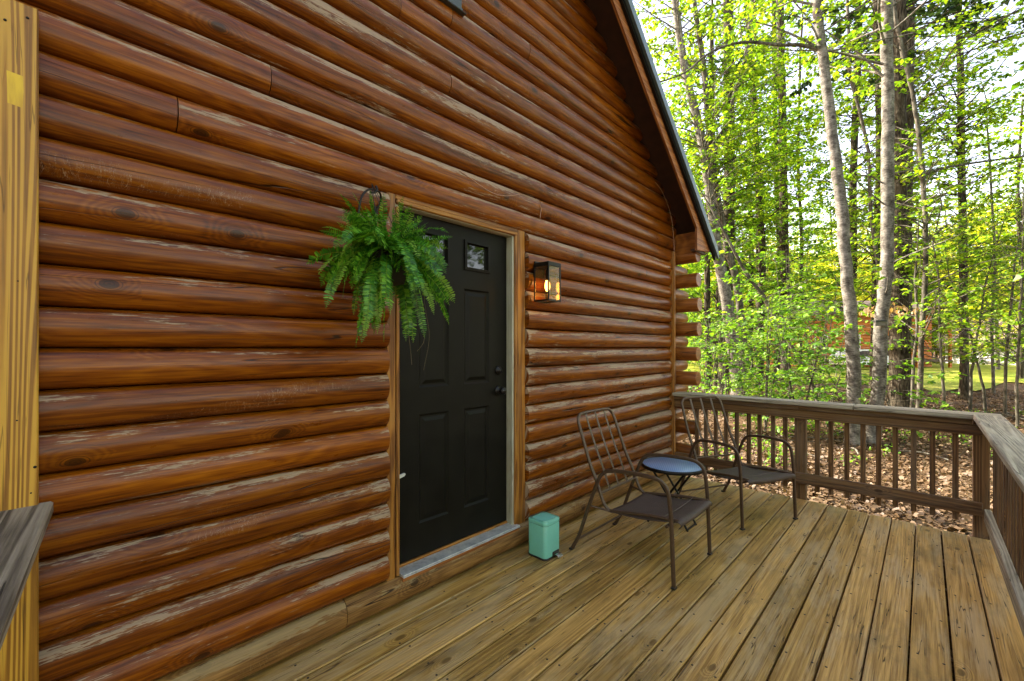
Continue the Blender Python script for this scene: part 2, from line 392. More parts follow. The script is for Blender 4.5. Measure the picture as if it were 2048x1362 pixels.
def pane():
    n = NT('door_glass'); f = n.noise(n.obj(), 5, 2); n.bump(f, .08, .01)
    return n.fin((.012, .013, .009), .03, Specular_IOR_Level=.6)
PANE = pane()
def curtain():
    n = NT('pale_curtain'); o = n.sep(n.obj()); w = n.mth('SINE', n.mth('MULTIPLY', o[1], 90)); f = n.noise(n.obj(), 20, 3)
    n.bump(w, .5, .01); return n.fin(n.ramp(f, [(.3, (.42, .33, .20)), (.7, (.55, .45, .30))]), .8)
CURT = curtain()
def sling():
    n = NT('brown_sling_fabric'); o = n.sep(n.obj()); a = n.mth('SINE', n.mth('MULTIPLY', o[0], 1500)); b = n.mth('SINE', n.mth('MULTIPLY', o[1], 1500))
    f = n.noise(n.obj(), 9, 4); n.bump(n.mth('MULTIPLY', a, b), .25, .001)
    return n.fin(n.ramp(f, [(.3, (.045, .028, .020)), (.7, (.070, .044, .031))]), .62)
SLING = sling()
def tabletop():
    n = NT('blue_woven_top'); o = n.sep(n.obj())
    a = n.mth('SINE', n.mth('MULTIPLY', n.mth('ADD', o[0], n.mth('MULTIPLY', o[1], .35)), 420)); b = n.mth('SINE', n.mth('MULTIPLY', n.mth('SUBTRACT', o[1], n.mth('MULTIPLY', o[0], .35)), 420))
    m = n.mth('MULTIPLY', n.step(n.mth('MAXIMUM', a, b), .5, .95), .5)
    return n.fin(n.mix(m, (.11, .21, .40), (.50, .58, .68)), .3, Coat_Weight=.5)
BLUETOP = tabletop()

def bark(name, kind):
    n = NT(name); o = n.obj(); x, y, z = n.sep(o)
    if kind == 'birch':
        s1 = n.noise(n.xyz(n.mth('MULTIPLY', x, 16), n.mth('MULTIPLY', y, 16), n.mth('MULTIPLY', z, 62)), 1, 4, .7)
        s2 = n.noise(n.xyz(n.mth('MULTIPLY', x, 9), n.mth('MULTIPLY', y, 9), n.mth('MULTIPLY', z, 7)), 1, 5, .65)
        f = n.mth('ADD', n.mth('MULTIPLY', s1, .45), n.mth('MULTIPLY', s2, .55))
        col = n.ramp(f, [(.36, (.02, .017, .013)), (.45, (.075, .066, .052)), (.53, (.15, .138, .112)), (.64, (.27, .25, .21))])
        kv = n.voro(n.xyz(n.mth('MULTIPLY', x, 5), n.mth('MULTIPLY', y, 5), n.mth('MULTIPLY', z, 5)), 1)
        k = n.mth('MULTIPLY', n.step(kv.outputs['Distance'], .20, .12), n.mth('GREATER_THAN', n.sep(kv.outputs['Color'])[0], .72))
        col = n.mix(n.mth('MULTIPLY', k, .9), col, (.025, .018, .013)); n.bump(f, .6, .012); return n.fin(col, .8, Specular_IOR_Level=.2)
    if kind == 'pine':
        s1 = n.noise(n.xyz(n.mth('MULTIPLY', x, 26), n.mth('MULTIPLY', y, 26), n.mth('MULTIPLY', z, 4.5)), 1, 4, .62, .4)
        s2 = n.noise(o, 2.5, 3)
        f = n.mth('ADD', n.mth('MULTIPLY', s1, .75), n.mth('MULTIPLY', s2, .25))
        col = n.ramp(f, [(.38, (.012, .010, .006)), (.5, (.050, .040, .026)), (.62, (.11, .092, .064))]); n.bump(s1, 1, .03); return n.fin(col, .9, Specular_IOR_Level=.1)
    s1 = n.noise(n.xyz(n.mth('MULTIPLY', x, 18), n.mth('MULTIPLY', y, 18), n.mth('MULTIPLY', z, 6)), 1, 4, .6)
    s2 = n.noise(o, 4, 3)
    f = n.mth('ADD', n.mth('MULTIPLY', s1, .6), n.mth('MULTIPLY', s2, .4))
    col = n.ramp(f, [(.38, (.03, .027, .020)), (.5, (.085, .076, .055)), (.62, (.17, .155, .12))]); n.bump(s1, .7, .015); return n.fin(col, .85, Specular_IOR_Level=.15)
BIRCH = bark('birch_bark', 'birch'); PBARK = bark('pine_bark', 'pine'); GBARK = bark('maple_bark', 'grey')

def leafmat(name, cols, trans=.5, rough=.5, gloss=.035):
    n = NT(name); n.n.remove(n.b)
    g = n.new('ShaderNodeNewGeometry'); ri = g.outputs['Random Per Island']; f = n.noise(n.obj(), .9, 2)
    k = n.mth('ADD', n.mth('MULTIPLY', ri, .65), n.mth('SUBTRACT', n.mth('MULTIPLY', f, .8), .22))
    m = len(cols); col = n.ramp(k, [(.08 + .84 * i / (m - 1), c) for i, c in enumerate(cols)])
    d = n.new('ShaderNodeBsdfDiffuse'); t = n.new('ShaderNodeBsdfTranslucent'); gl = n.new('ShaderNodeBsdfGlossy'); gl.inputs['Roughness'].default_value = rough
    n.l.new(col, d.inputs[0]); tc = n.mix(1, col, (1.25, 1.2, .55), 'MULTIPLY'); n.l.new(tc, t.inputs[0])
    a = n.new('ShaderNodeMixShader'); a.inputs[0].default_value = trans; n.l.new(d.outputs[0], a.inputs[1]); n.l.new(t.outputs[0], a.inputs[2])
    b = n.new('ShaderNodeMixShader'); b.inputs[0].default_value = gloss; n.l.new(a.outputs[0], b.inputs[1]); n.l.new(gl.outputs[0], b.inputs[2])
    n.l.new(b.outputs[0], n.n['Material Output'].inputs[0]); return n.m
MAPLE = leafmat('maple_leaves', [(.065, .16, .010), (.145, .29, .012), (.25, .39, .018), (.38, .45, .04)], .55)
BEECH = leafmat('beech_leaves', [(.045, .13, .012), (.10, .24, .014), (.18, .34, .018), (.29, .42, .035)], .5)
YELLOWL = leafmat('yellow_green_leaves', [(.24, .30, .014), (.40, .44, .02), (.55, .52, .04)], .55)
NEEDLE = leafmat('pine_needles', [(.018, .045, .018), (.04, .08, .03), (.07, .12, .04)], .3)
TANL = leafmat('dry_hanging_leaves', [(.25, .15, .06), (.42, .28, .12)], .4)
FERNL = leafmat('fern_leaflets', [(.012, .075, .005), (.05, .22, .010), (.20, .46, .025)], .35, .4, .04)
FERNC = leafmat('fern_shoots', [(.13, .30, .02), (.28, .46, .05)], .4)
LITTER = leafmat('dry_litter', [(.035, .019, .008), (.090, .052, .021), (.13, .078, .036), (.21, .145, .08)], .12, .6, .04)
def ground_mat():
    n = NT('forest_floor'); o = n.obj(); a = n.noise(o, 1.3, 5, .65); b = n.noise(o, 22, 5, .7); c = n.voro(o, 14)
    f = n.mth('ADD', n.mth('MULTIPLY', a, .4), n.mth('ADD', n.mth('MULTIPLY', b, .35), n.mth('MULTIPLY', n.sep(c.outputs['Color'])[0], .3)))
    col = n.ramp(f, [(.32, (.03, .017, .009)), (.5, (.085, .048, .024)), (.68, (.17, .11, .06))]); n.bump(n.mth('ADD', b, n.sep(c.outputs['Color'])[1]), .8, .04)
    return n.fin(col, .9, Specular_IOR_Level=.1)
def lawn_mat():
    n = NT('lawn_grass'); o = n.obj(); a = n.noise(o, .35, 4, .6); b = n.noise(o, 9, 5, .7)
    col = n.ramp(n.mth('ADD', n.mth('MULTIPLY', a, .6), n.mth('MULTIPLY', b, .4)), [(.35, (.09, .14, .012)), (.5, (.22, .26, .025)), (.65, (.40, .34, .07))]); n.bump(b, .8, .05)
    return n.fin(col, .85, Specular_IOR_Level=.1)
GROUND = ground_mat(); LAWN = lawn_mat()

# ------------------------------------------------------------------ log wall
def logrun(mb, axis, a0, a1, z0, zt, face, bulge=.054, back=.05, wearf=None, endcaps=True, dirn=1):
    """half-round log from a0 to a1 along axis ('y' or 'x'), crease plane at face, bulging by dirn"""
    if a1 - a0 < .02: return
    mb.cur += 1; off = random.random() * 30
    n = max(2, int((a1 - a0) / .12)); seg = 10; base = len(mb.v); jz = [random.uniform(-.0012, .0012) for _ in range(n + 1)]
    ph = random.random() * 9
    for i in range(n + 1):
        a = a0 + (a1 - a0) * i / n; bb = bulge * (1 + .05 * math.sin(a * 1.7 + ph)) + .0012 * math.sin(a * 7 + ph)
        ins = 1.0
        for j in range(seg + 1):
            t = math.pi * j / seg; dz = -math.cos(t); bx = math.sin(t) ** .84
            z = (z0 + zt) / 2 + dz * (zt - z0) / 2; d = face + dirn * bb * bx
            mb.v.append((d, a, z) if axis == 'y' else (a, d, z))
        for z in (zt, z0):
            d = face - dirn * back; mb.v.append((d, a, z) if axis == 'y' else (a, d, z))
    m = seg + 3
    for i in range(n):
        u0 = a0 + (a1 - a0) * i / n + off; u1 = a0 + (a1 - a0) * (i + 1) / n + off
        for j in range(m):
            j2 = (j + 1) % m; A = base + i * m + j; B = base + i * m + j2
            v0, v1 = (j / seg, (j + 1) / seg) if j < seg else (1.2, 1.3)
            mb.face([A, A + m, B + m, B], [(u0, v0), (u1, v0), (u1, v1), (u0, v1)], j < seg)
    for i in (0, n):
        b2 = len(mb.v); mb.v += [mb.v[base + i * m + j] for j in range(m)]
        idx = [b2 + j for j in range(m)]
        mb.face(idx, [(off + .02 * (k % 3), k / seg) for k in range(m)])
def set_wear(o, fn):
    me = o.data; at_ = me.attributes.new('wear', 'FLOAT', 'POINT')
    at_.data.foreach_set('value', np.array([fn(v.co) for v in me.vertices], 'f'))

Y_END = 4.955; RIDGE_Y = 1.35; PITCH = .83
def soffit_z(y): return 3.27 - PITCH * (abs(y - RIDGE_Y) + RIDGE_Y - 4.5)
Y_L = 2 * RIDGE_Y - Y_END
cabin = thing('log_cabin', 'orange stained log cabin with the black front door, seen close along its gable wall', 'cabin', (WX, RIDGE_Y, 0))
CB = Matrix.Translation(Vector((-WX, -RIDGE_Y, 0)))
def cpart(mb, name, mat, parent=None):
    o = mb.build(name, mat); o.data.transform(CB); o.parent = parent or cabin; return o
joints = {}
for (px, py) in ((355, 236), (541, 166), (801, 26), (900, 174), (903, 42), (1114, 333), (1058, 95), (1181, 183), (1080, 421), (1260, 420), (1290, 545)):
    p = onX(px, py, WX + .04); k = math.floor((p.z - CH) / CO); joints.setdefault(k, []).append(p.y)
DY0, DY1, DZ0, DZ1 = 1.242, 2.372, .164, 2.30      # rough opening in the logs
VY0, VY1, VZ0, VZ1 = .96, 1.735, 3.508, 4.6        # upper window
wall = MB()
for k in range(-10, 33):
    z0 = CH + k * CO; z1 = z0 + CO; zm = (z0 + z1) / 2
    if k == -10: continue
    a, b = Y_L, Y_END
    if zm > 2.85:
        w = (soffit_z(RIDGE_Y) + .03 - zm) / PITCH
        if w < .05: break
        a, b = max(Y_L, RIDGE_Y - w), min(Y_END, RIDGE_Y + w)
    runs = [(a, b)]
    def cut(runs, c0, c1):
        out = []
        for (p, q) in runs:
            if q <= c0 or p >= c1: out.append((p, q)); continue
            if p < c0: out.append((p, c0))
            if q > c1: out.append((c1, q))
        return out
    if z0 > DZ0 - .02 and z1 < DZ1 + .03: runs = cut(runs, DY0, DY1)
    if zm > VZ0 and zm < VZ1: runs = cut(runs, VY0, VY1)
    for jy in joints.get(k, []): runs = cut(runs, jy - .0018, jy + .0018)
    if k % 3 == 1: runs = cut(runs, -1.1 - .2 * (k % 5), -1.097 - .2 * (k % 5))
    for (p, q) in runs: logrun(wall, 'y', p, q, z0 + .0015, z1 - .0015, WX)
    # mortised corner: even courses run past the corner
w_o = cpart(wall, 'wall', LOG)
def wearfn(c):
    y = c.y + RIDGE_Y; z = c.z; w = -.028 + .03 * math.sin(y * 1.3 + z * 2.1)
    if 2.37 < y:
        w += .046 * max(0, 1 - (z - .1) / 1.9); w += .09 * math.exp(-(y - 2.37) / .10) * (1 if z < 1.6 else .25)
    if 1.0 < y < 1.25: w += .05 * math.exp(-(1.242 - y) / .03)
    if z > 2.2 and -0.2 < y < 3: w += .035
    if z < .8 and y < 1.2: w += -.01 + .03 * max(0, 1 - z / .5)
    return w
set_wear(w_o, wearfn)
# worn bottom log under the door
sill = MB()
runs = [(Y_L, .9995), (1.0035, Y_END)]
for p, q in runs: logrun(sill, 'y', p, q, .012, CH - 9 * CO - .003, WX, bulge=.062)
o = cpart(sill, 'sill_log', OLDLOG); o['label'] = 'bare weathered bottom log'
set_wear(o, lambda c: .03 if c.y + RIDGE_Y < 1 else .0)
# side wall (facing +Y) and rest of the cabin body
sw = MB()
for k in range(-10, 11):
    z0 = CH + k * CO - CO / 2
    if z0 + CO > 2.9: break
    logrun(sw, 'x', -9.6, WX - .05, z0, z0 + CO - .002, Y_END + .0, dirn=1)
o = cpart(sw, 'side_wall', LOG); set_wear(o, lambda c: 0)
bk = MB(); bk.poly([(Y_L + .02, -.4), (Y_END - .06, -.4), (Y_END - .06, 2.85), (RIDGE_Y, 5.75), (Y_L + .02, 2.85)], 'x', WX - .06, -9.6)
cpart(bk, 'wall_core', DARKW)
# log ends at the corner: odd courses are logs of the side wall that run out past the gable wall
def logend(c0, c1, r, dark=False):
    mb = MB(); prof = [(r * math.cos(a), r * .98 * math.sin(a)) for a in [2 * math.pi * j / 18 for j in range(18)]]
    c0 = Vector(c0); c1 = Vector(c1); d = (c1 - c0).normalized(); L = (c1 - c0).length
    pts = [c0, c0 + d * (L * .5), c1 - d * .010, c1 - d * .002, c1]; mb.sweep(pts, prof, scales=[1, 1, 1, .96, .9])
    # uv: v in 0..1 around
    o = cpart(mb, 'log_end', LOGEND)
    uvl = o.data.uv_layers[0]; arr = np.empty(len(uvl.data) * 2, 'f'); uvl.data.foreach_get('uv', arr); arr[1::2] *= 1 / .5; uvl.data.foreach_set('uv', arr)
    set_wear(o, lambda c: -.05); return o
for k in range(-9, 8):
    zc = CH + (k + .5) * CO
    if k % 2: logend((WX - .3, 5.045, zc), (-1.862 + random.uniform(-.012, .012), 5.045, zc), .083)
    else: logend((WX - .035, 4.97, zc), (WX - .035, 5.34 + random.uniform(-.015, .015), zc), .076)
# plate beam end under the roof
b = MB(); b.box((WX - .2, 4.965, 2.485), (-1.862, 5.115, 2.74), 0, .008); o = cpart(b, 'plate_beam', LOGEND); set_wear(o, lambda c: -.05)
# corner boards (upright 2x4 posts against the wall)
b = MB(); b.box((WX - .01, 4.835, .01), (WX + .078, 4.875, 2.52), 2, .003); cpart(b, 'corner_board', TRIM)
# roof
OV = .30; FX = WX + OV
roof = thing('roof', None, None); del_ = [roof.pop(k) for k in ('label', 'category') if k in roof.keys()]
bpy.data.objects.remove(roof)
def roofslab(x0, x1, dz0, dz1, ext=.38):
    e = Y_END + ext; el = 2 * RIDGE_Y - e; mb = MB()
    top = soffit_z(RIDGE_Y)
    mb.poly([(e, soffit_z(e) + dz0), (RIDGE_Y, top + dz0), (el, soffit_z(el) + dz0), (el, soffit_z(el) + dz1), (RIDGE_Y, top + dz1), (e, soffit_z(e) + dz1)], 'x', x0, x1); return mb
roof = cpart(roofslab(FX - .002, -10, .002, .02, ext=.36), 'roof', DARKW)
def rpart(mb, name, mat):
    o = mb.build(name, mat); o.data.transform(CB); o.parent = roof; return o
rpart(roofslab(FX + .075, -10.05, .024, .05, ext=.42), 'metal_roofing', METALROOF)
# rake fascia, both slopes
def slope_board(x0, x1, dz0, dz1, ya, yb, sign=1):
    mb = MB(); P = lambda y: (RIDGE_Y + sign * (y - RIDGE_Y))
    mb.poly([(P(ya), soffit_z(ya) + dz0), (P(yb), soffit_z(yb) + dz0), (P(yb), soffit_z(yb) + dz1), (P(ya), soffit_z(ya) + dz1)], 'x', x0, x1); return mb
ft0 = onX(1394, 456, FX + .02); ft1 = onX(1394, 500, FX + .02); ft2 = onX(1418, 504, FX + .02)
for sgn in (1, -1):
    mb = MB(); mir = lambda p: (RIDGE_Y + sgn * (p[0] - RIDGE_Y), p[1])
    yk = ft0.y; zk = ft0.z
    low = lambda y: zk + PITCH * (yk - y)
    mb.poly([mir(q) for q in ((RIDGE_Y, low(RIDGE_Y)), (yk, zk), (ft1.y, ft1.z), (ft2.y, ft2.z), (ft2.y, soffit_z(ft2.y) - .004), (RIDGE_Y, soffit_z(RIDGE_Y) - .004))], 'x', FX, FX + .022)
    rpart(mb, 'fascia', FASC)
    mb = slope_board(FX + .026, FX + .05, -.10, .02, RIDGE_Y, Y_END + .40, sgn); rpart(mb, 'shade_strip', BLACK)  # black strip drawn in for the shaded gap under the metal overhang
    mb = slope_board(FX + .052, FX + .078, -.055, .0225, RIDGE_Y, Y_END + .435, sgn); rpart(mb, 'rake_trim', METALROOF)
# tail box closing the rake overhang
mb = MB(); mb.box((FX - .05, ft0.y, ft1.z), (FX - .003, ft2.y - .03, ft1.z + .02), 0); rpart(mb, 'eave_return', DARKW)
# window high in the gable
wf = MB()
wf.box((WX - .02, VY0, VZ0 - .01), (WX + .07, VY1, VZ0 + .015), 1, .002)
wf.box((WX - .02, VY0, VZ0 + .016), (WX + .062, VY0 + .09, VZ1), 2, .004); wf.box((WX - .02, VY1 - .09, VZ0 + .016), (WX + .062, VY1, VZ1), 2, .004)
wf.box((WX - .02, VY0, VZ1 + .001), (WX + .062, VY1, VZ1 + .08), 1, .004)
wf.box((WX - .02, VY0 - .02, VZ0 - .018), (WX + .085, VY1 + .02, VZ0 - .0105), 1, .004)
win = cpart(wf, 'window', WINFRAME)
m = MB(); m.box((WX - .012, VY0 + .09, VZ0 + .015), (WX - .006, VY1 - .09, VZ1)); o = m.build('pane', CURT); o.data.transform(CB); o.parent = win; o['label'] = 'pane with a pale curtain behind'

# ------------------------------------------------------------------ door
SX = -2.182                       # face of the slab
O0, O1, OT = 1.322, 2.238, 2.222  # clear opening
dr = MB(); 
pc = lambda px, py: onX(px, py, SX)
sl_z0 = .19
# slab built from stiles, rails and recessed panels
lo = [('g', 918.5, 479, 974.6, 543.5), ('p', 922, 576, 976, 768), ('p', 927, 819, 981, 990)]
rects = []
for kind, x0, y0, x1, y1 in lo:
    a = pc(x0, (y0)), pc(x1, y1); ya, yb = a[0].y, a[1].y
    zt = pc((x0 + x1) / 2, y0 + 3).z if False else None
    rects.append((kind, ya, yb))
yc = (O0 + O1) / 2; pw = .225; g = .062
colsY = [(yc - g - pw, yc - g), (yc + g, yc + g + pw)]
rowsZ = [('p', pc(953, 1006).z - .005, pc(953, 814).z), ('p', pc(950, 767).z, pc(950, 580).z), ('g', pc(946, 542).z, pc(946, 483).z)]
door = MB()
ycuts = [O0, colsY[0][0], colsY[0][1], colsY[1][0], colsY[1][1], O1]
zc_ = [sl_z0] + [z for r_ in rowsZ for z in (r_[1], r_[2])] + [OT]
for i in range(5):
    for j in range(7):
        hole = (i in (1, 3)) and (j in (1, 3, 5))
        y0, y1, z0, z1 = ycuts[i], ycuts[i + 1], zc_[j], zc_[j + 1]
        base = len(door.v)
        if not hole:
            door.v += [(SX, y0, z0), (SX, y1, z0), (SX, y1, z1), (SX, y0, z1)]
            door.face([base, base + 1, base + 2, base + 3], [(z0, y0), (z0, y1), (z1, y1), (z1, y0)])
        else:
            steps = [(0, 0), (.012, -.010), (.022, -.010), (.045, -.001)] if j != 5 else [(0, 0), (-.0, .010), (.018, .012), (.024, -.012)]
            for d, x in steps: door.v += [(SX + x, y0 + d, z0 + d), (SX + x, y1 - d, z0 + d), (SX + x, y1 - d, z1 - d), (SX + x, y0 + d, z1 - d)]
            for s in range(len(steps) - 1):
                for q in range(4):
                    a = base + 4 * s + q; b = base + 4 * s + (q + 1) % 4
                    door.face([a, b, b + 4, a + 4], [(0, 0), (.1, 0), (.1, .1), (0, .1)])
            if j != 5:
                e = base + 4 * (len(steps) - 1); door.face([e, e + 1, e + 2, e + 3], [(0, 0), (.1, 0), (.1, .1), (0, .1)])
door_o = cpart(door, 'door', DOORP); door_o['label'] = 'black panelled front door with two small panes'
def dpart(mb, name, mat):
    o = mb.build(name, mat); o.data.transform(CB); o.parent = door_o; return o
for (ya, yb) in colsY:
    m = MB(); z0, z1 = rowsZ[2][1], rowsZ[2][2]; m.box((SX - .016, ya + .02, z0 + .02), (SX - .012, yb - .02, z1 - .02)); dpart(m, 'pane', PANE)
kx = SX
def knob(p, prof, name):
    m = MB(); m.lathe(prof, (SX, p.y, p.z), 20, 'x'); return dpart(m, name, BLACK)
pk = pc(996, 741); knob(pk, [(.032, 0), (.032, .008), (.026, .014), (.019, .016), (.018, .024), (.0, .026)], 'deadbolt')
pk = pc(996, 781); knob(pk, [(.033, 0), (.033, .006), (.026, .012), (.012, .016), (.011, .030), (.020, .036), (.027, .048), (.027, .058), (.018, .067), (0, .069)], 'door_knob')
pk = pc(907, 591); knob(pk, [(.011, 0), (.011, .003), (.006, .005), (0, .004)], 'peephole')
# frame: jambs, casing, head, threshold
fr = MB()
fr.box((SX - .03, O1, .17), (WX + .012, O1 + .045, OT), 2, .002)
fr.box((SX - .03, O0 - .045, .17), (WX + .012, O0, OT), 2, .002)
fr.box((SX - .03, O0 - .045, OT + .001), (WX + .010, O1 + .045, OT + .03), 1, .002)
frame = cpart(fr, 'door_frame', JAMB); frame['label'] = 'pale peeling paint door frame'
def fpart(mb, name, mat):
    o = mb.build(name, mat); o.data.transform(CB); o.parent = frame; return o
for ya, yb in ((DY0 + .002, O0 - .026), (O1 + .05, DY1 - .002)):
    m = MB(); m.box((WX - .05, ya, .15), (WX + .018, yb, 2.304), 2, .003)
    if ya < 1.5: m.box((WX - .04, O0 - .024, .165), (WX + .026, O0 - .003, OT - .01), 2, .004)
    else: m.box((WX - .04, O1 + .016, .165), (WX + .026, O1 + .044, OT + .03), 2, .005)
    fpart(m, 'casing', TRIM)
m = MB(); m.box((WX - .05, O0 - .0255, OT + .032), (WX + .018, O1 + .049, 2.304), 1, .003); m.box((WX - .04, O0 - .024, OT + .005), (WX + .028, O1 + .044, OT + .031), 1, .005)
fpart(m, 'head_casing', TRIM)
m = MB(); m.box((WX - .05, DY0 + .003, 2.306), (WX + .036, DY1 - .003, 2.328), 1, .003); m.box((WX - .05, DY0 + .003, 2.329), (WX + .028, DY1 - .003, 2.35), 1, .003); fpart(m, 'drip_cap', FASC)
m = MB(); m.box((SX - .03, O0, .162), (WX + .056, O1 + .035, .172), 1, .002); m.box((WX + .01, O0, .1585), (WX + .060, O1 + .035, .1617), 1, .001)
fpart(m, 'threshold', ALUM)
m = MB(); m.box((SX - .03, O0, .135), (WX + .052, O1 + .03, .158), 1, .002); fpart(m, 'sill_board', FASC)
m = MB(); m.box((SX - .02, O0, .1725), (SX + .012, O1, .187), 1, .003); fpart(m, 'sill_strip', TRIM)
p = pc(803, 951); m = MB(); m.poly([(p.y - .02, p.z - .012), (p.y + .012, p.z - .004), (p.y + .02, p.z + .006), (p.y + .016, p.z + .012), (p.y - .02, p.z + .008)], 'x', SX + .001, SX + .012); fpart(m, 'loose_weatherstrip', WHITEP)

# small wires on the wall
def wire(pts, name, label, r=.0028, X=WX + .052):
    m = MB(); P = smooth([onX(a, b, X) for a, b in pts], 6); c = P[0]; m.tube([q - c for q in P], r, 6); o = m.build(name, WIREM); o.location = c; return tag(o, label, 'wire')
wire([(918, 341), (940, 356), (962, 372), (985, 386), (1010, 392), (1040, 389)], 'loose_wire', 'pale loose wire drooping across the logs above the black door')
wire([(1080, 408), (1082, 418), (1081, 428), (1080, 437)], 'wire_stub', 'short wire stub sticking out of a log joint above the door')
wire([(1311, 365), (1325, 385), (1339, 420), (1346, 460), (1349, 506)], 'thin_cable', 'thin brown cable running down from the soffit to the corner board', .0035, WX + .06)

# ------------------------------------------------------------------ deck
deck = thing('porch_deck', 'weathered wooden porch deck of long boards in front of the log wall', 'deck', (-1, 2, 0))
DM = Matrix.Translation((1, -2, 0))
bd = MB(); G0 = -.055; PW = .1467
nails = MB()
for nI in range(-14, 4):
    x0 = G0 + nI * PW + .004 + random.uniform(-.0008, .0015); x1 = G0 + (nI + 1) * PW - .004 + random.uniform(-.0015, .0008)
    if nI == -14: x0 = WX - .03
    if nI == 3: x1 = .375
    dz = random.uniform(-.0025, .0) ; ye = (4.862 if nI < -3 else 4.862 - .012 * (nI + 4)) + random.uniform(-.010, .008)
    bd.box((x0, -1.4, -.038 + dz), (x1, ye, dz), 1, .005)
    for jy in [.35 + .405 * q for q in range(12)]:
        for e in (.024, .118):
            xx = x0 + e + random.uniform(-.008, .008); yy = jy + random.uniform(-.012, .012)
            if xx < x1 - .01 and yy < ye - .02: nails.lathe([(.0055, dz), (.0055, dz + .0006), (.001, dz + .0002)], (xx, yy, 0), 8)
o = bd.build('boards', DECK); o.data.transform(DM); o.parent = deck
o = nails.build('nail_heads', plain('rusty_nail', (.03, .02, .012), .6)); o.data.transform(DM); o.parent = deck; o['kind'] = 'stuff'
for q in range(14):
    y = -1.2 + q * .41
    if y > 4.55: break
    m = MB(); m.box((WX, y, -.19), (.36, y + .038, -.0415), 0); o = m.build('joist', RAIL); o.data.transform(DM); o.parent = deck
m = MB(); m.box((WX, 4.80, -.23), (.36, 4.838, -.0415), 0); o = m.build('rim_joist', RAIL); o.data.transform(DM); o.parent = deck
m = MB(); m.box((.3605, -1.4, -.23), (.398, 4.838, -.0415), 1); o = m.build('rim_joist', RAIL); o.data.transform(DM); o.parent = deck

# ------------------------------------------------------------------ railings
rail = thing('deck_railing', 'brown wooden deck railing along the far end of the deck behind the chairs', 'railing', (-.9, 4.85, 0))
def rp(mb, name, mat, par=None, label=None):
    par = par or rail
    o = mb.build(name, mat); o.data.transform(Matrix.Translation(-Vector(par.location))); o.parent = par
    if label: o['label'] = label
    return o
m = MB(); m.box((-2.052, 4.765, .889), (-.452, 4.962, .926), 0, .005); m.box((-.4495, 4.762, .889), (.42, 4.96, .926), 0, .005); rp(m, 'top_cap', CAP)
m = MB(); m.box((-2.05, 4.802, .842), (-.86, 4.866, .8875), 0, .003); m.box((-.858, 4.802, .842), (.262, 4.866, .8875), 0, .003); rp(m, 'nailing_strip', RAIL)
m = MB(); m.box((-2.05, 4.818, .762), (.315, 4.867, .8405), 0, .003); rp(m, 'upper_rail', RAIL)
m = MB(); m.box((-2.05, 4.829, .15), (.318, 4.867, .25), 0, .004); rp(m, 'lower_rail', RAIL)
m = MB(); m.box((-.905, 4.869, -.3), (-.816, 4.958, .887), 2, .004); rp(m, 'post', RAIL)
m = MB(); m.box((.268, 4.869, -.36), (.357, 4.958, .887), 2, .004); rp(m, 'post', RAIL)
for px in (1394, 1411.6, 1431.6, 1452, 1474, 1497, 1519, 1545.6, 1571, 1635, 1662.6, 1694, 1726, 1758, 1791, 1827, 1866, 1910):
    x = onY(px, 900, 4.885).x; dx = random.uniform(-.004, .004)
    m = MB(); m.box((x - .017 + dx, 4.8695, .085 + random.uniform(-.006, .006)), (x + .018 + dx, 4.904, .84), 2, .002); rp(m, 'baluster', RAIL)
rail2 = thing('deck_railing', 'weathered wooden railing down the open right side of the deck with a broad grey cap', 'railing', (.35, 3, 0))
m = MB(); m.box((.262, -1.4, .891), (.418, 4.7605, .930), 1, .006); rp(m, 'top_cap', CAP, rail2)
m = MB(); m.box((.322, -1.4, .775), (.360, 4.80, .8895), 1, .003); rp(m, 'upper_rail', RAIL, rail2)
m = MB(); m.box((.322, -1.4, .12), (.360, 4.826, .215), 1, .004); rp(m, 'lower_rail', CAP, rail2)
for y in (2.9, .9, -1.1):
    m = MB(); m.box((.3625, y, -.3), (.452, y + .09, .889), 2, .004); rp(m, 'post', RAIL, rail2)
y = 4.74
while y > -1.3:
    if not any(abs(y - p - .045) < .07 for p in (2.9, .9, -1.1)):
        m = MB(); m.box((.3615, y - .018, .04), (.397, y + .018, .84), 2, .002); rp(m, 'baluster', RAIL, rail2)
    y -= .117
# railing that ends at the porch post beside the camera
rail3 = thing('deck_railing', 'grey weathered railing cap ending at the yellow pine post in the left foreground', 'railing', (-1.2, -.1, 0))
m = MB(); m.box((-.85, -.075, .905), (1.6, .075, .944), 0, .006)
o = m.build('top_cap', CAPB); o.parent = rail3; o.rotation_euler = (0, 0, R(-4.07)); o.location = (-.02, -.038, -.013); 
m = MB(); m.box((-2.05, -.155, .80), (.4, -.118, .892), 0, .003); rp(m, 'upper_rail', RAIL, rail3)
post = thing('porch_post', 'yellow pine upright post with a bright yellow paint patch at the left edge', 'post', (WX + .03, -.105, 0))
m = MB(); m.box((WX + .05, -.190, 0.002), (WX + .098, -.036, 2.505), 2, .004); po = rp(m, 'timber', PINE, post)
a = onX(13, 140, WX + .099); b = onX(46, 216, WX + .099)
def yel():
    n = NT('yellow_paint'); o = n.obj(); f = n.noise(n.xyz(n.mth('MULTIPLY', n.sep(o)[0], 1), n.mth('MULTIPLY', n.sep(o)[1], 60), n.mth('MULTIPLY', n.sep(o)[2], 9)), 1, 4)
    return n.fin(n.ramp(f, [(.35, (.52, .30, .003)), (.6, (.68, .44, .004))]), .4)
m = MB(); m.poly([(a.y, a.z), (b.y, a.z - .004), (b.y + .001, (a.z + b.z) / 2), (b.y - .001, b.z), (a.y + .002, b.z + .004)], 'x', WX + .0981, WX + .0985); rp(m, 'paint_patch', yel(), post)
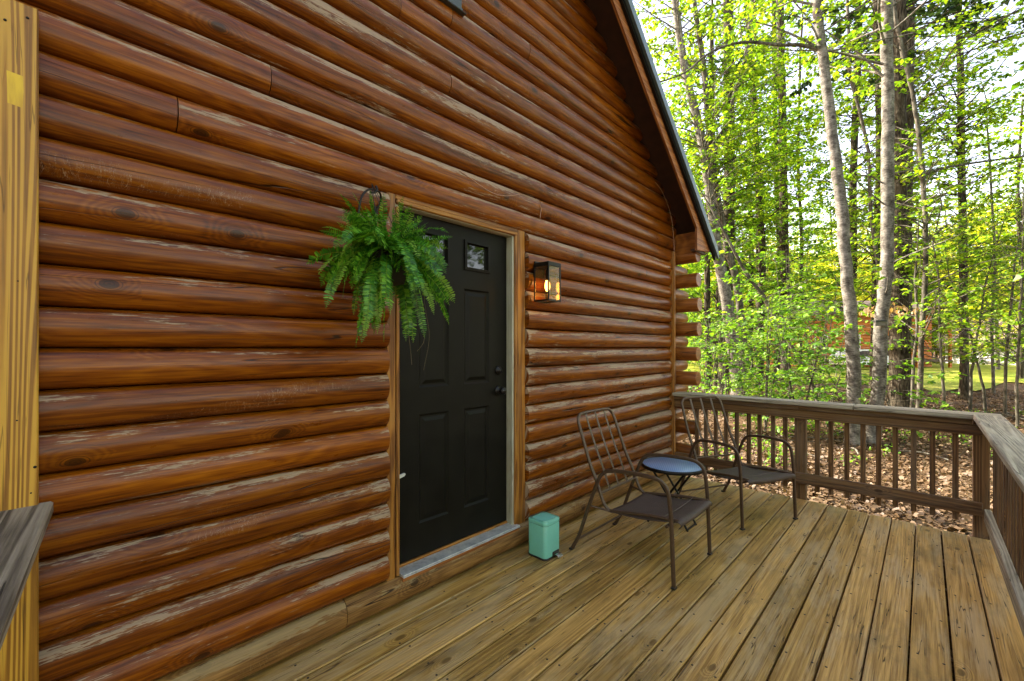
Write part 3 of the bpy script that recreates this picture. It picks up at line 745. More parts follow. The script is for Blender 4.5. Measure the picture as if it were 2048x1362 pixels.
for (px, py, r_) in ((10, 40, .004), (55, 36, .004), (70, 934, .0045), (34, 841, .0025), (62, 986, .0025), (36, 562, .0022)):
    q = onX(px, py, WX + .098); m = MB(); m.lathe([(r_, 0), (r_ * .9, .002), (0, .0026)], (WX + .098, q.y, q.z), 10, 'x'); rp(m, 'screw', IRON, post)

# ------------------------------------------------------------------ lantern
LY0, LY1, LX0, LX1, LZ0, LZ1 = 2.414, 2.548, -2.065, -1.937, 1.765, 2.045
lc = Vector(((LX0 + LX1) / 2, (LY0 + LY1) / 2, LZ0))
lamp = thing('wall_lantern', 'lit black square lantern with glass sides on the log wall right of the door', 'lamp', lc)
m = MB(); t = .010
for x in (LX0, LX1):
    for y in (LY0, LY1): m.box((x - t / 2, y - t / 2, LZ0), (x + t / 2, y + t / 2, LZ1 - .03), 2, .001)
for y in (LY0, LY1): m.box((LX0 + .0055, y - t / 2, LZ0 - .001), (LX1 - .0055, y + t / 2, LZ0 + .011), 0); 
for x in (LX0, LX1): m.box((x - t / 2 + .0005, LY0 + .0055, LZ0 - .0015), (x + t / 2 - .0005, LY1 - .0055, LZ0 + .0105), 1)
rp(m, 'frame', BLACK, lamp)
m = MB(); m.box((LX0 - .004, LY0 - .006, LZ1 - .0295), (LX1 + .006, LY1 + .006, LZ1), 1, .002); rp(m, 'top_plate', BLACK, lamp)
m = MB(); m.box((WX + .046, LY0 + .012, LZ1 - .10), (LX0 - .0055, LY1 - .012, LZ1 + .02), 2, .002); rp(m, 'back_plate', BLACK, lamp)
for nm, a, b in (('glass_pane', (LX0 + .006, LY0 - .001, LZ0 + .011), (LX1 - .006, LY0 + .001, LZ1 - .03)), ('glass_pane', (LX1 - .001, LY0 + .006, LZ0 + .011), (LX1 + .001, LY1 - .006, LZ1 - .03)),
                 ('glass_pane', (LX0 + .006, LY1 - .001, LZ0 + .011), (LX1 - .006, LY1 + .001, LZ1 - .03))):
    m = MB(); m.box(a, b); rp(m, nm, SEEDGLASS, lamp)
em = NT('warm_bulb'); em.b.inputs['Emission Color'].default_value = (1, .55, .18, 1); em.b.inputs['Emission Strength'].default_value = 3.5; em.fin((1, .7, .4), .3)
m = MB(); m.lathe([(.001, .075), (.011, .08), (.017, .095), (.020, .115), (.016, .14), (.012, .155)], (lc.x, lc.y, LZ0), 14); bl = rp(m, 'bulb', em.m, lamp)
m = MB(); m.lathe([(.013, .156), (.015, .158), (.015, .205), (.004, .25)], (lc.x, lc.y, LZ0), 12); rp(m, 'socket', BLACK, lamp)
pl = bpy.data.lights.new('lantern_light', 'POINT'); pl.energy = .08; pl.color = (1, .52, .18); pl.shadow_soft_size = .022
plo = bpy.data.objects.new('lantern_light', pl); COL.objects.link(plo); plo.location = (0, 0, .045); plo.parent = lamp

# ------------------------------------------------------------------ pedal bin
BX0, BX1, BY0, BY1 = -2.0, -1.836, 2.256, 2.424
bin_ = thing('pedal_bin', 'small mint green square pedal bin on the deck by the door', 'bin', ((BX0 + BX1) / 2, (BY0 + BY1) / 2, 0))
def rbox(z0, z1, ins=0., r=.028, name='body', mat=MINT, dome=0, top_in=0.):
    m = MB(); w = BX1 - BX0 - 2 * ins; h = BY1 - BY0 - 2 * ins; prof = rrect(w, h, r, 6)
    c = Vector(((BX0 + BX1) / 2, (BY0 + BY1) / 2, 0)); zs = [(z0, 1), (z1 - .003, 1), (z1, .985)]
    if dome: zs = [(z0, 1), (z1 - .006, 1), (z1 - .002, .985), (z1, .95), (z1 - .002, .90), (z1 + .001, .6), (z1 + .002, .02)]
    m.sweep([c + Vector((0, 0, z)) for z, _ in zs], prof, scales=[k for _, k in zs], up=Vector((0, 1, 0)))
    return rp(m, name, mat, bin_)
rbox(0.0, .012, -.002, .029, 'base_ring', RUBBER); rbox(.0125, .226, 0, name='body'); rbox(.2262, .2295, .003, .026, 'seal', RUBBER); rbox(.2297, .255, -.001, name='lid', dome=1)
py = 2.365
m = MB(); m.box((BX1 - .004, py - .035, .004), (BX1 + .006, py + .035, .04), 2, .004); rp(m, 'pedal_slot', RUBBER, bin_)
m = MB(); m.sweep(smooth([(BX1 + .0, py, .022), (BX1 + .02, py, .024), (BX1 + .038, py, .020), (BX1 + .045, py, .010)], 4), rrect(.05, .006, .002, 2), up=Vector((0, 0, 1))); rp(m, 'pedal', STEEL, bin_)

# ------------------------------------------------------------------ chairs
def make_chair(label, loc, rz):
    c = thing('patio_chair', label, 'chair', loc, 'brown metal patio chairs', rz)
    P = rrect(.025, .015, .005, 2)
    for s in (-1, 1):
        l = s * .297
        path = [(-.362, l, .0), (-.30, l, .11), (-.193, l, .405), (-.137, l, .545), (-.10, l, .59), (-.05, l, .615), (.10, l, .631), (.255, l, .630), (.315, l, .605), (.345, l, .55), (.362, l, .40), (.378, l, 0)]
        m = MB(); pp = [Vector(path[0])] + smooth(path[1:-1], 5) + [Vector(path[-1])]; m.sweep(pp, P, up=Vector((0, 1, 0)))
        o = m.build('arm_and_legs', BRONZE, c)
        for e in (path[0], path[-1]):
            q = MB(); q.box((e[0] - .013, l - .018, 0), (e[0] + .013, l + .018, .012), 1, .002); q.build('foot_cap', RUBBER, o)
    # back hoop: one bent tube running down both sides and forward under the seat
    side = [(.385, -.245, .385), (.20, -.245, .372), (-.04, -.247, .336), (-.095, -.248, .336), (-.138, -.25, .39), (-.178, -.25, .493), (-.243, -.248, .627), (-.318, -.243, .83), (-.348, -.236, .905), (-.360, -.205, .938), (-.364, -.165, .948)]
    pp = side + [(-.365, 0, .951)] + [(a, -b, z) for a, b, z in side[::-1]]
    m = MB(); m.tube(smooth(pp, 5), .0115, 10); m.build('back_frame', BRONZE, c)
    for l in (-.125, 0, .125):
        m = MB(); pts = [(-.360, l, .945), (-.318, l, .83), (-.262, l, .69), (-.205, l, .56), (-.160, l, .435)]
        m.sweep(smooth(pts, 4), rrect(.022, .004, .0015, 1), up=Vector((1, 0, .3))); m.build('back_slat', BRONZE, c)
    m = MB(); m.tube([(-.158, -.246, .43), (-.158, .246, .43)], .008, 8); m.build('crossbar', BRONZE, c)
    m = MB(); m.tube([(-.312, -.292, .085), (-.312, .292, .085)], .008, 8); m.build('crossbar', BRONZE, c)
    for f, z in ((.33, .352),):
        m = MB(); m.tube([(f, -.292, z), (f, .292, z)], .009, 8); m.build('crossbar', BRONZE, c)
    m = MB(); m.tube([(-.215, -.292, .345), (-.08, -.255, .330)], .007, 8); m.tube([(-.215, .292, .345), (-.08, .255, .330)], .007, 8); m.build('seat_bracket', BRONZE, c)
    # sling seat
    m = MB(); m.cur = 1; base = 0; nf, nl = 18, 13
    prof = []
    for i in range(nf):
        t = i / (nf - 1); f = -.075 + .455 * t; z = .342 + .052 * t - .016 * math.sin(math.pi * t)
        prof.append((f, z))
    prof += [(.398, .390), (.408, .378), (.404, .362), (.392, .352)]
    for f, z in prof:
        for j in range(nl):
            l = -.262 + .524 * j / (nl - 1); e = abs(l) / .262; sag = .012 * (1 - e * e)
            m.v.append((f, l, z - sag - (.008 if e > .97 else 0)))
    for i in range(len(prof) - 1):
        for j in range(nl - 1):
            a = i * nl + j; m.face([a, a + 1, a + nl + 1, a + nl], [(0, 0), (.04, 0), (.04, .04), (0, .04)], True)
    o = m.build('seat', SLING, c); sm = o.modifiers.new('t', 'SOLIDIFY'); sm.thickness = .004
    m = MB(); m.tube([(.285, -.25, .386), (.285, -.12, .3775), (.285, 0, .375), (.285, .12, .3775), (.285, .25, .386)], .0016, 6); m.build('seam', plain('seam_thread', (.16, .12, .09), .7), o)
    return c
make_chair('brown metal patio chair nearest the door beside the mint bin', (-1.457, 2.825, 0), 0)
make_chair('brown metal patio chair in the corner by the far railing', (-1.252, 4.150, 0), R(-25.5))

# ------------------------------------------------------------------ table
tb = thing('side_table', 'small round folding table with blue top between the two brown chairs', 'table', (-1.495, 3.475, 0))
m = MB(); m.lathe([(.232, .462), (.236, .474), (.232, .478), (.0, .478)], (0, 0, 0), 48); o = m.build('table_top', BLUETOP, tb)
m = MB(); m.lathe([(.232, .455), (.247, .455), (.251, .461), (.251, .474), (.247, .481), (.238, .481), (.233, .4785), (.232, .47), (.232, .455)], (0, 0, 0), 48); m.build('rim', BLACK, tb)
def leg(a, b, r=.009):
    m = MB(); m.tube([a, b], r, 8); m.build('leg', BLACK, tb)
for s in (-1, 1):
    leg((-.16, s * .11, 0), (.15, s * .11, .458)); leg((.16, s * .085, 0), (-.15, s * .085, .458))
for x, y0, z in ((-.155, .11, .012), (.155, .085, .012), (.148, .11, .452), (-.148, .085, .452)):
    m = MB(); m.tube([(x, -y0, z), (x, y0, z)], .007, 8); m.build('stretcher', BLACK, tb)
m = MB(); m.tube([(0, -.118, .225), (0, .118, .225)], .006, 8); m.build('pivot_rod', STEEL, tb)

# ------------------------------------------------------------------ leaves
LEAF6 = np.array([(0, 0, 0), (.30, .28, .03), (.26, .66, .03), (0, 1, -.08), (-.26, .66, .03), (-.30, .28, .03)], 'f')
LEAF4 = np.array([(0, 0, 0), (.38, .45, .04), (0, 1, -.05), (-.38, .45, .04)], 'f')
def leafcloud(name, pos, dirs, nrm, size, mat, shape=LEAF6, parent=None, width=1.0):
    pos = np.asarray(pos, 'f'); dirs = np.asarray(dirs, 'f'); nrm = np.asarray(nrm, 'f'); size = np.asarray(size, 'f'); N = len(pos)
    dirs = dirs / (np.linalg.norm(dirs, axis=1, keepdims=True) + 1e-9)
    nrm = nrm - dirs * (nrm * dirs).sum(1, keepdims=True); nrm /= (np.linalg.norm(nrm, axis=1, keepdims=True) + 1e-9)
    side = np.cross(dirs, nrm); k = len(shape); sz = size[:, None, None]
    V = pos[:, None, :] + sz * (shape[None, :, 0:1] * width * side[:, None, :] + shape[None, :, 1:2] * dirs[:, None, :] + shape[None, :, 2:3] * nrm[:, None, :])
    me = bpy.data.meshes.new(name); me.vertices.add(N * k); me.vertices.foreach_set('co', V.reshape(-1).astype('f'))
    fs = [(0, 1, 2, 3), (0, 3, 4, 5)] if k == 6 else [(0, 1, 2, 3)]
    nf = len(fs); loops = (np.arange(N)[:, None, None] * k + np.array(fs)[None]).reshape(-1).astype('i')
    me.loops.add(len(loops)); me.loops.foreach_set('vertex_index', loops)
    me.polygons.add(N * nf); me.polygons.foreach_set('loop_start', (np.arange(N * nf) * 4).astype('i')); me.polygons.foreach_set('loop_total', np.full(N * nf, 4, 'i'))
    me.update(calc_edges=True); me.validate()
    return link(name, me, mat, parent)

class Limbs:
    def __init__(s): s.v = []; s.f = []; s.n = 0
    def tube(s, P, r, seg=6):
        P = np.asarray(P, float); r = np.asarray(r, float); n = len(P)
        T = np.gradient(P, axis=0); T /= np.linalg.norm(T, axis=1, keepdims=True) + 1e-9
        ref = np.array([0, 0, 1.]) if abs(T[0][2]) < .9 else np.array([1., 0, 0])
        A = np.cross(T, ref); A /= np.linalg.norm(A, axis=1, keepdims=True) + 1e-9; B = np.cross(A, T)
        an = np.arange(seg) * 2 * np.pi / seg
        V = P[:, None] + r[:, None, None] * (np.cos(an)[None, :, None] * A[:, None] + np.sin(an)[None, :, None] * B[:, None])
        i = np.arange(n - 1)[:, None] * seg; j = np.arange(seg)[None]; j2 = (j + 1) % seg
        f = np.stack([i + j, i + j2, i + seg + j2, i + seg + j], -1).reshape(-1, 4) + s.n
        s.v.append(V.reshape(-1, 3)); s.f.append(f); s.n += n * seg
    def build(s, name, mat, parent):
        V = np.concatenate(s.v).astype('f'); Fc = np.concatenate(s.f).astype('i')
        me = bpy.data.meshes.new(name); me.vertices.add(len(V)); me.vertices.foreach_set('co', V.ravel())
        me.loops.add(Fc.size); me.loops.foreach_set('vertex_index', Fc.ravel()); me.polygons.add(len(Fc))
        me.polygons.foreach_set('loop_start', (np.arange(len(Fc)) * 4).astype('i')); me.polygons.foreach_set('loop_total', np.full(len(Fc), 4, 'i'))
        me.polygons.foreach_set('use_smooth', np.ones(len(Fc), bool)); me.update(calc_edges=True)
        return link(name, me, mat, parent)

def interp(P, R_, z):
    zs = P[:, 2]; return np.array([np.interp(z, zs, P[:, 0]), np.interp(z, zs, P[:, 1]), z]), np.interp(z, zs, R_)

def grow(L, P, Rr, zlo, zhi, nb, blen, leaf, gap=.075, twig=.33, az=None, rise=(.12, .8), tubes=True, limbr=.16, zpow=1., droop=.12, r_=rng, dens=1., cone=0.):
    """branches with flat sprays of leaves on a trunk; returns leaf arrays"""
    LP, LD, LN, LS = [], [], [], []
    for b in range(nb):
        z = zlo + (zhi - zlo) * (r_.random() ** zpow); p0, r0 = interp(P, Rr, z)
        a = (r_.uniform(0, 2 * np.pi) if az is None else r_.normal(az[0], az[1]))
        Ln = blen * r_.uniform(.45, 1.05) * (1 - cone * (z - zlo) / (zhi - zlo)); el = r_.uniform(*rise); n = max(4, int(Ln / .3)); pts = [p0]; d = np.array([np.cos(a) * np.cos(el), np.sin(a) * np.cos(el), np.sin(el)])
        for i in range(n):
            d = d + np.array([r_.normal(0, .09), r_.normal(0, .09), -droop * Ln / n * .6 + r_.normal(0, .04)]); d /= np.linalg.norm(d); pts.append(pts[-1] + d * Ln / n)
        pts = np.array(pts); rb = min(r0 * .4, .006 + limbr * .05 * Ln)
        if tubes: L.tube(pts, np.linspace(rb, .003, len(pts)), 5)
        for tpos in np.arange(.25 + .15 * r_.random(), 1.02, min(.3, .20 / Ln * 1.15)):
            fi = min(tpos, .999) * n; i0 = int(fi); q = pts[i0] + (pts[min(i0 + 1, n)] - pts[i0]) * (fi - i0)
            td = pts[min(i0 + 1, n)] - pts[i0]; ta = np.arctan2(td[1], td[0]) + r_.choice((-1, 1)) * r_.uniform(.5, 1.2)
            tl = twig * Ln ** .5 * (1.15 - .6 * tpos) * r_.uniform(.6, 1.3); tdir = np.array([np.cos(ta), np.sin(ta), r_.uniform(-.15, .3)]); tdir /= np.linalg.norm(tdir)
            e = q + tdir * tl + np.array([0, 0, -.05 * tl])
            if tubes: L.tube(np.array([q, (q + e) / 2 + [0, 0, .02], e]), np.array([.004, .003, .0015]), 3)
            m = max(2, int(tl / gap * dens)); nn_ = max(2, m // 4); tt = (np.ceil(r_.random(m) ** .8 * nn_) / nn_)
            pp = q[None] + (e - q)[None] * tt[:, None] + r_.normal(0, leaf * .16, (m, 3))
            sgn = r_.choice((-1, 1), m); aa = ta + sgn * r_.uniform(.1, 1.5, m)
            dd = np.stack([np.cos(aa), np.sin(aa), r_.uniform(-.9, .15, m)], 1)
            nn = np.stack([r_.normal(0, .4, m), r_.normal(0, .4, m), np.ones(m)], 1)
            LP.append(pp); LD.append(dd); LN.append(nn); LS.append(leaf * r_.uniform(.55, 1.25, m))
    if not LP: return None
    return np.concatenate(LP), np.concatenate(LD), np.concatenate(LN), np.concatenate(LS)

def trunkpath(px, d, top=None):
    """px: [(x,y)] from high to low in photo pixels at camera depth d; last point is dropped onto the ground"""
    pts = [at(x, y, d) for x, y in px][::-1]; pts[0].z = GZ - .05
    sm_ = smooth(pts, 4); P = np.array([tuple(p) for p in sm_])
    P[1:-1, :2] += rng.normal(0, .008, (len(P) - 2, 2)); return P
def forest_tree(name, label, px, d, w0, w1, barkm, leafm, crown, ext=6., group='trees in the woods beyond the deck', shape=LEAF6, flare=1.35):
    P = trunkpath(px, d); r0 = w0 / 2 / F * d; r1 = w1 / 2 / F * d
    dv = P[-1] - P[-4]; dv = dv / np.linalg.norm(dv); top = P[-1]; extp = [top + dv * ext * t + np.array([rng.normal(0, .05), rng.normal(0, .05), 0]) for t in (.33, .66, 1)] if ext else []
    n = len(P); t = np.linspace(0, 1, n); rr = r0 + (r1 - r0) * t; rr *= 1 + (flare - 1) * np.exp(-(P[:, 2] - GZ) / .22)
    if ext: P = np.vstack([P, extp]); rr = np.concatenate([rr, [r1 * .8, r1 * .55, r1 * .25]])
    rr = rr * (1 + rng.normal(0, .02, len(rr)))
    base = Vector((P[0][0], P[0][1], GZ)); root = thing(name, label, 'tree', base, group)
    Pl = P - np.array(base); L = Limbs(); L.tube(Pl, rr, 14)
    for c in crown: c['nb'] = int(c['nb'] * 2.2); c['dens'] = 2.2; c['leaf'] *= 1.15
    parts = [grow(L, Pl, rr, **c) for c in crown]; parts = [p for p in parts if p]
    L.build('trunk', barkm, root)
    if parts:
        A = [np.concatenate([p[i] for p in parts]) for i in range(4)]
        leafcloud('crown', *A, leafm, shape, root, .8 if shape is LEAF4 else 1.0)
    return root
NB = []
T = forest_tree
AZC = math.atan2(-C_, S_) if False else math.atan2(-C_, S_)        # from the woods towards the camera
# two birches close to the railing
T('birch_tree', 'leaning pale birch trunk just beyond the railing, left one of the close pair', [(1626, -170), (1634, 0), (1640, 70), (1652, 165), (1668, 300), (1682, 400), (1690, 500), (1703, 640), (1708, 740), (1707, 800), (1706, 893)], 8.0, 25, 15, BIRCH, MAPLE,
  [dict(zlo=7.2, zhi=12, nb=16, blen=2.6, leaf=.085, gap=.07)], ext=3)
T('birch_tree', 'pale birch trunk with dark knots carrying a small metal box', [(1772, -170), (1774, 0), (1775, 190), (1776, 320), (1776, 512), (1769, 581), (1761, 675), (1757, 788), (1741, 892)], 8.05, 24, 19, BIRCH, MAPLE,
  [dict(zlo=6.5, zhi=12, nb=18, blen=2.6, leaf=.085, gap=.07), dict(zlo=2.6, zhi=6, nb=3, blen=1.3, leaf=.08)], ext=3)
# big pine behind
T('pine_tree', 'thick dark pine trunk standing right behind the birch pair', [(1797, -170), (1797, 0), (1796, 300), (1796, 600), (1800, 720), (1801, 824)], 12.2, 38, 22, PBARK, NEEDLE,
  [dict(zlo=10, zhi=15, nb=16, blen=3, leaf=.16, gap=.05, rise=(0, .3)), ], ext=5, shape=LEAF4)
T('pine_tree', 'dark trunk half hidden close to the right of the thick pine', [(1816, -170), (1817, 0), (1816, 120), (1813, 300), (1811, 500), (1808, 700), (1806, 806)], 14.2, 22, 19, PBARK, MAPLE,
  [dict(zlo=5, zhi=13, nb=26, blen=2.8, leaf=.11)], ext=5)
T('maple_tree', 'straight dark trunk seen just left of the knotty birch', [(1752, -170), (1753, 20), (1757, 150), (1760, 300), (1757, 450), (1752, 600), (1748, 775)], 17, 15, 13, PBARK, MAPLE, [dict(zlo=4, zhi=17, nb=44, blen=2.8, leaf=.13, gap=.085)], ext=4)
T('maple_sapling', 'thin grey curving stem to the right of the thick pine', [(1785, -60), (1790, 30), (1806, 110), (1824, 180), (1836, 260), (1844, 340), (1851, 440), (1850, 560), (1842, 700), (1837, 815)], 11, 9.5, 6, GBARK, MAPLE, [dict(zlo=1.9, zhi=9.3, nb=34, blen=2.0, leaf=.085, gap=.07)], ext=2)
T('maple_sapling', 'thinner grey stem leaning beside the curving one right of the pine', [(1834, 620), (1832, 680), (1826, 740), (1822, 818)], 10.8, 6, 5, GBARK, MAPLE, [dict(zlo=1.6, zhi=4.5, nb=8, blen=1.3, leaf=.085)], ext=2.4)
T('spruce_tree', 'slim straight dark trunk standing alone near the right side', [(1917, -170), (1918, 0), (1921, 150), (1924, 400), (1927, 600), (1928, 795)], 15, 15, 8, PBARK, MAPLE, [dict(zlo=2.5, zhi=13.5, nb=60, blen=2.7, leaf=.11, gap=.08)], ext=3)
T('maple_tree', 'crooked dark trunk between the two birches and the left woods', [(1718, -170), (1717, 56), (1714, 160), (1708, 300), (1706, 420), (1706, 520), (1702, 640), (1700, 762)], 18.5, 14, 11, PBARK, MAPLE, [dict(zlo=3, zhi=17, nb=46, blen=3.0, leaf=.13, gap=.085)], ext=4)
T('maple_sapling', 'wavering thin stem right of the leaning birch', [(1695, 10), (1698, 75), (1700, 150), (1716, 210), (1735, 290), (1739, 350), (1742, 430), (1752, 500), (1758, 600), (1762, 760)], 13, 7, 5, GBARK, MAPLE, [dict(zlo=2.5, zhi=10, nb=30, blen=1.9, leaf=.09)], ext=2)
# left group
T('birch_tree', 'grey leaning trunk nearest the roof edge in the left woods', [(1342, -120), (1350, 0), (1372, 150), (1404, 282), (1423, 413), (1434, 500), (1450, 580), (1460, 650), (1472, 730), (1480, 790)], 16, 27, 11, BIRCH, MAPLE, [dict(zlo=6, zhi=15, nb=44, blen=3.0, leaf=.115, gap=.08)], ext=3)
T('maple_tree', 'slim grey stem twinned with the leaning trunk by the roof', [(1384, -80), (1388, 0), (1407, 130), (1414, 220), (1424, 320), (1440, 420), (1456, 500), (1472, 560), (1484, 660), (1492, 788)], 16.4, 15, 8, GBARK, MAPLE, [dict(zlo=5, zhi=14, nb=36, blen=2.4, leaf=.11)], ext=3)
T('maple_tree', 'thick straight brown trunk behind the leaning stems left of centre', [(1457, -170), (1457, 0), (1458, 200), (1459, 400), (1456, 520), (1452, 650), (1450, 780)], 18, 24, 18, PBARK, MAPLE, [dict(zlo=6, zhi=17, nb=44, blen=3.4, leaf=.13, gap=.085)], ext=4)
T('dead_tree', 'bare trunk slanting up across the thick brown one in the left woods', [(1510, -60), (1505, 0), (1497, 80), (1487, 135), (1471, 185), (1460, 220), (1445, 265), (1430, 308), (1428, 400), (1436, 520), (1444, 640), (1447, 784)], 17.2, 9, 8, GBARK, MAPLE, [dict(zlo=9, zhi=14, nb=10, blen=2, leaf=.11)], ext=2)
T('oak_tree', 'dark forked trunk in the middle of the left woods', [(1494, -120), (1497, 60), (1507, 180), (1511, 280), (1516, 330), (1520, 420), (1524, 520), (1521, 640), (1518, 756)], 20, 15, 9, PBARK, MAPLE, [dict(zlo=4, zhi=17, nb=44, blen=3, leaf=.14, gap=.09)], ext=3)
T('oak_tree', 'straight dark trunk clothed in green leaves halfway to the birches', [(1557, -170), (1560, 0), (1564, 180), (1567, 400), (1569, 520), (1572, 640), (1570, 752)], 21.5, 19, 12, PBARK, BEECH, [dict(zlo=2, zhi=18, nb=56, blen=3, leaf=.14, gap=.085)], ext=4)
T('oak_tree', 'second dark trunk just left of the leafy straight one', [(1546, -60), (1549, 100), (1551, 280), (1555, 420), (1560, 520), (1556, 650), (1554, 742)], 24, 11, 8, PBARK, BEECH, [dict(zlo=3, zhi=16, nb=34, blen=2.8, leaf=.15)], ext=3)
T('leaning_sapling', 'thin bare sapling leaning down to the right through the bushes', [(1470, 505), (1498, 555), (1524, 589), (1552, 640), (1573, 675), (1598, 718), (1622, 765), (1650, 812)], 11, 8, 6, GBARK, BEECH, [dict(zlo=3, zhi=5.5, nb=8, blen=1.2, leaf=.1)], ext=2, flare=1)
T('maple_tree', 'dark slim trunk beside the log ends at the cabin corner', [(1420, 200), (1418, 340), (1415, 480), (1414, 600), (1416, 700), (1417, 780)], 17.5, 13, 9, PBARK, BEECH, [dict(zlo=1.5, zhi=9, nb=36, blen=2.4, leaf=.12)], ext=4)
for i, (x, y, d, w, lab) in enumerate(((1432, 778, 19, 7, 'narrow stem between the corner logs and the thick brown trunk'), (1513, 750, 23, 8, 'narrow dark stem rising left of the forked oak'),
      (1600, 742, 24, 7, 'narrow stem standing before the left end of the far cabin'), (1500, 735, 27, 10, 'dark stem deep in the left woods below the forked oak'))):
    T('young_tree', lab, [(x - 8 + 5 * i, -40 + 60 * i), (x - 4, 300), (x + 3, 500), (x, y)], d, w, w * .6, PBARK, BEECH, [dict(zlo=1.5, zhi=14, nb=40, blen=2.4, leaf=.14, gap=.09)], ext=3)
# thin saplings on the right, low leaves
saps = [(1889, 815, 11.5, [(1878, 560), (1880, 640), (1884, 735)], 'thin bare stem right of the grey stems behind the railing'), (1940, 812, 11.6, [(1960, 640), (1948, 700), (1942, 760)], 'thin sapling bending right in front of the lone dark trunk'),
        (1987, 778, 17, [(1978, 300), (1990, 520), (1984, 650)], 'dark sapling at the edge of the lawn'), (2010, 830, 10.8, [(2030, 520), (2022, 610), (2013, 720)], 'pale sapling close to the grey railing cap on the right'),
        (2034, 850, 9.8, [(2044, 560), (2040, 640), (2034, 740)], 'pale stem at the right edge just past the corner of the railing'), (1972, 812, 12, [(1946, 690), (1958, 740), (1968, 785)], 'crooked bare sapling between the lawn and the railing corner')]
for x, y, d, up, lab in saps:
    T('maple_sapling', lab, up + [(x, y)], d, 5.5, 3.5, GBARK, MAPLE, [dict(zlo=1.3, zhi=5.5, nb=22, blen=1.5, leaf=.08, gap=.075)], ext=3, flare=1.1)
# understorey beeches low on the left
under = [(1455, 842, 9.6, 2.6, 52), (1530, 850, 9.2, 2.9, 60), (1600, 855, 8.9, 2.5, 50), (1655, 842, 9.8, 2.3, 40), (1490, 800, 13, 2.3, 34), (1580, 800, 13.2, 4.8, 80), (1640, 795, 14, 4.0, 60), (1415, 800, 12.6, 2.6, 34), (1792, 850, 9.3, 1.7, 16)]
ulab = ['low leafy beech bush behind the left half of the railing', 'broad low beech bush in the middle of the left woods', 'low beech bush nearest the leaning birch', 'small leafy bush at the foot of the leaning birch', 'taller green beech shrub under the grey leaning trunks',
        'taller green beech shrub under the leafy straight trunk', 'green shrub before the left end of the far cabin', 'green shrub beside the cabin corner logs', 'little green bush at the foot of the thick pine']
for (x, y, d, h, nb), lab in zip(under, ulab):
    b = at(x, y, d); root = thing('beech_bush', lab, 'bush', (b.x, b.y, GZ), 'green bushes under the trees')
    L = Limbs(); A = []
    for q in range(4 if h > 2 else 2):
        ang = rng.uniform(0, 6.28); P = np.array([[0, 0, -.05], [.12 * math.cos(ang), .12 * math.sin(ang), h * .3], [.3 * math.cos(ang), .3 * math.sin(ang), h * .65], [.5 * math.cos(ang), .5 * math.sin(ang), h]])
        rr = np.array([.018, .014, .009, .004]); L.tube(P, rr, 6); A.append(grow(L, P, rr, .25, h, nb // 4 + 4, 1.3, .100, gap=.052, rise=(-.1, .4), dens=1.4))
    L.build('stems', GBARK, root); leafcloud('foliage', *[np.concatenate([a[i] for a in A]) for i in range(4)], BEECH, LEAF6, root)
# long side branches
def bough(label, px, d, r0, mat=GBARK, leaves=True):
    P = np.array([tuple(p) for p in smooth([at(x, y, d) for x, y in px], 4)]); c = P[0].copy(); P = P - c
    root = thing('bough', label, 'branch', tuple(c)); L = Limbs(); L.tube(P, np.linspace(r0, r0 * .35, len(P)), 8)
    A = []
    for k in range(3, len(P), 2):
        for _ in range(2):
            a = rng.uniform(0, 6.28); Q = np.array([P[k], P[k] + [.3 * math.cos(a), .3 * math.sin(a), .15], P[k] + [.7 * math.cos(a), .7 * math.sin(a), .2]]); L.tube(Q, np.array([.008, .005, .002]), 4)
            m = 9; A.append((Q[2] + rng.normal(0, .16, (m, 3)) * [1, 1, .4], rng.normal(0, 1, (m, 3)) * [1, 1, .4], rng.normal(0, .4, (m, 3)) + [0, 0, 1], rng.uniform(.05, .10, m)))
    L.build('limb', mat, root); leafcloud('foliage', *[np.concatenate([a[i] for a in A]) for i in range(4)], MAPLE, LEAF6, root)
bough('long dark bough arching left from the top of the leaning birch', [(1636, 98), (1600, 90), (1560, 90), (1498, 84), (1450, 92), (1410, 112), (1370, 145), (1318, 165)], 8.0, .035)
bough('pale bough reaching right from the thick pine', [(1803, 368), (1840, 352), (1881, 338), (1915, 331), (1960, 324), (2048, 312), (2090, 306)], 11.9, .05)
bough('dark bough curving down from the top right corner', [(2120, -20), (2060, 10), (2010, 34), (1960, 62), (1905, 100), (1880, 140)], 10, .03, PBARK)
bough('dark bough crossing the upper right sky', [(2140, 40), (2060, 62), (2000, 80), (1950, 98), (1900, 118)], 11, .03, PBARK)

# dry tan leaves hanging by the knotty birch
p = at(1765, 618, 8.3); N = 70
pp = np.array(p) + rng.normal(0, 1, (N, 3)) * [.28, .28, .05]; o = leafcloud('dry_leaf_spray', pp - np.array(p), rng.normal(0, .3, (N, 3)) + [0, 0, -1], rng.normal(0, 1, (N, 3)), rng.uniform(.06, .11, N), TANL, LEAF6); o.location = p
tag(o, 'spray of dry tan leaves hanging beside the knotty birch above the metal box', 'leaves', kind='stuff')
# metal box on the birch
p = at(1760, 647, 7.93); bx = thing('trail_box', 'small grey metal box fixed to the knotty birch trunk', 'box', p, rz=YAW)
m = MB(); m.box((-.10, -.03, -.045), (.08, .03, .035), 0, .004); m.build('body', plain('box_metal', (.13, .12, .10), .5, .3), bx)
m = MB(); m.poly([(-.05, .036), (.05, .036), (.04, .052), (-.04, .06)], 'x', -.11, .09); m.build('lid', RUBBER, bx)

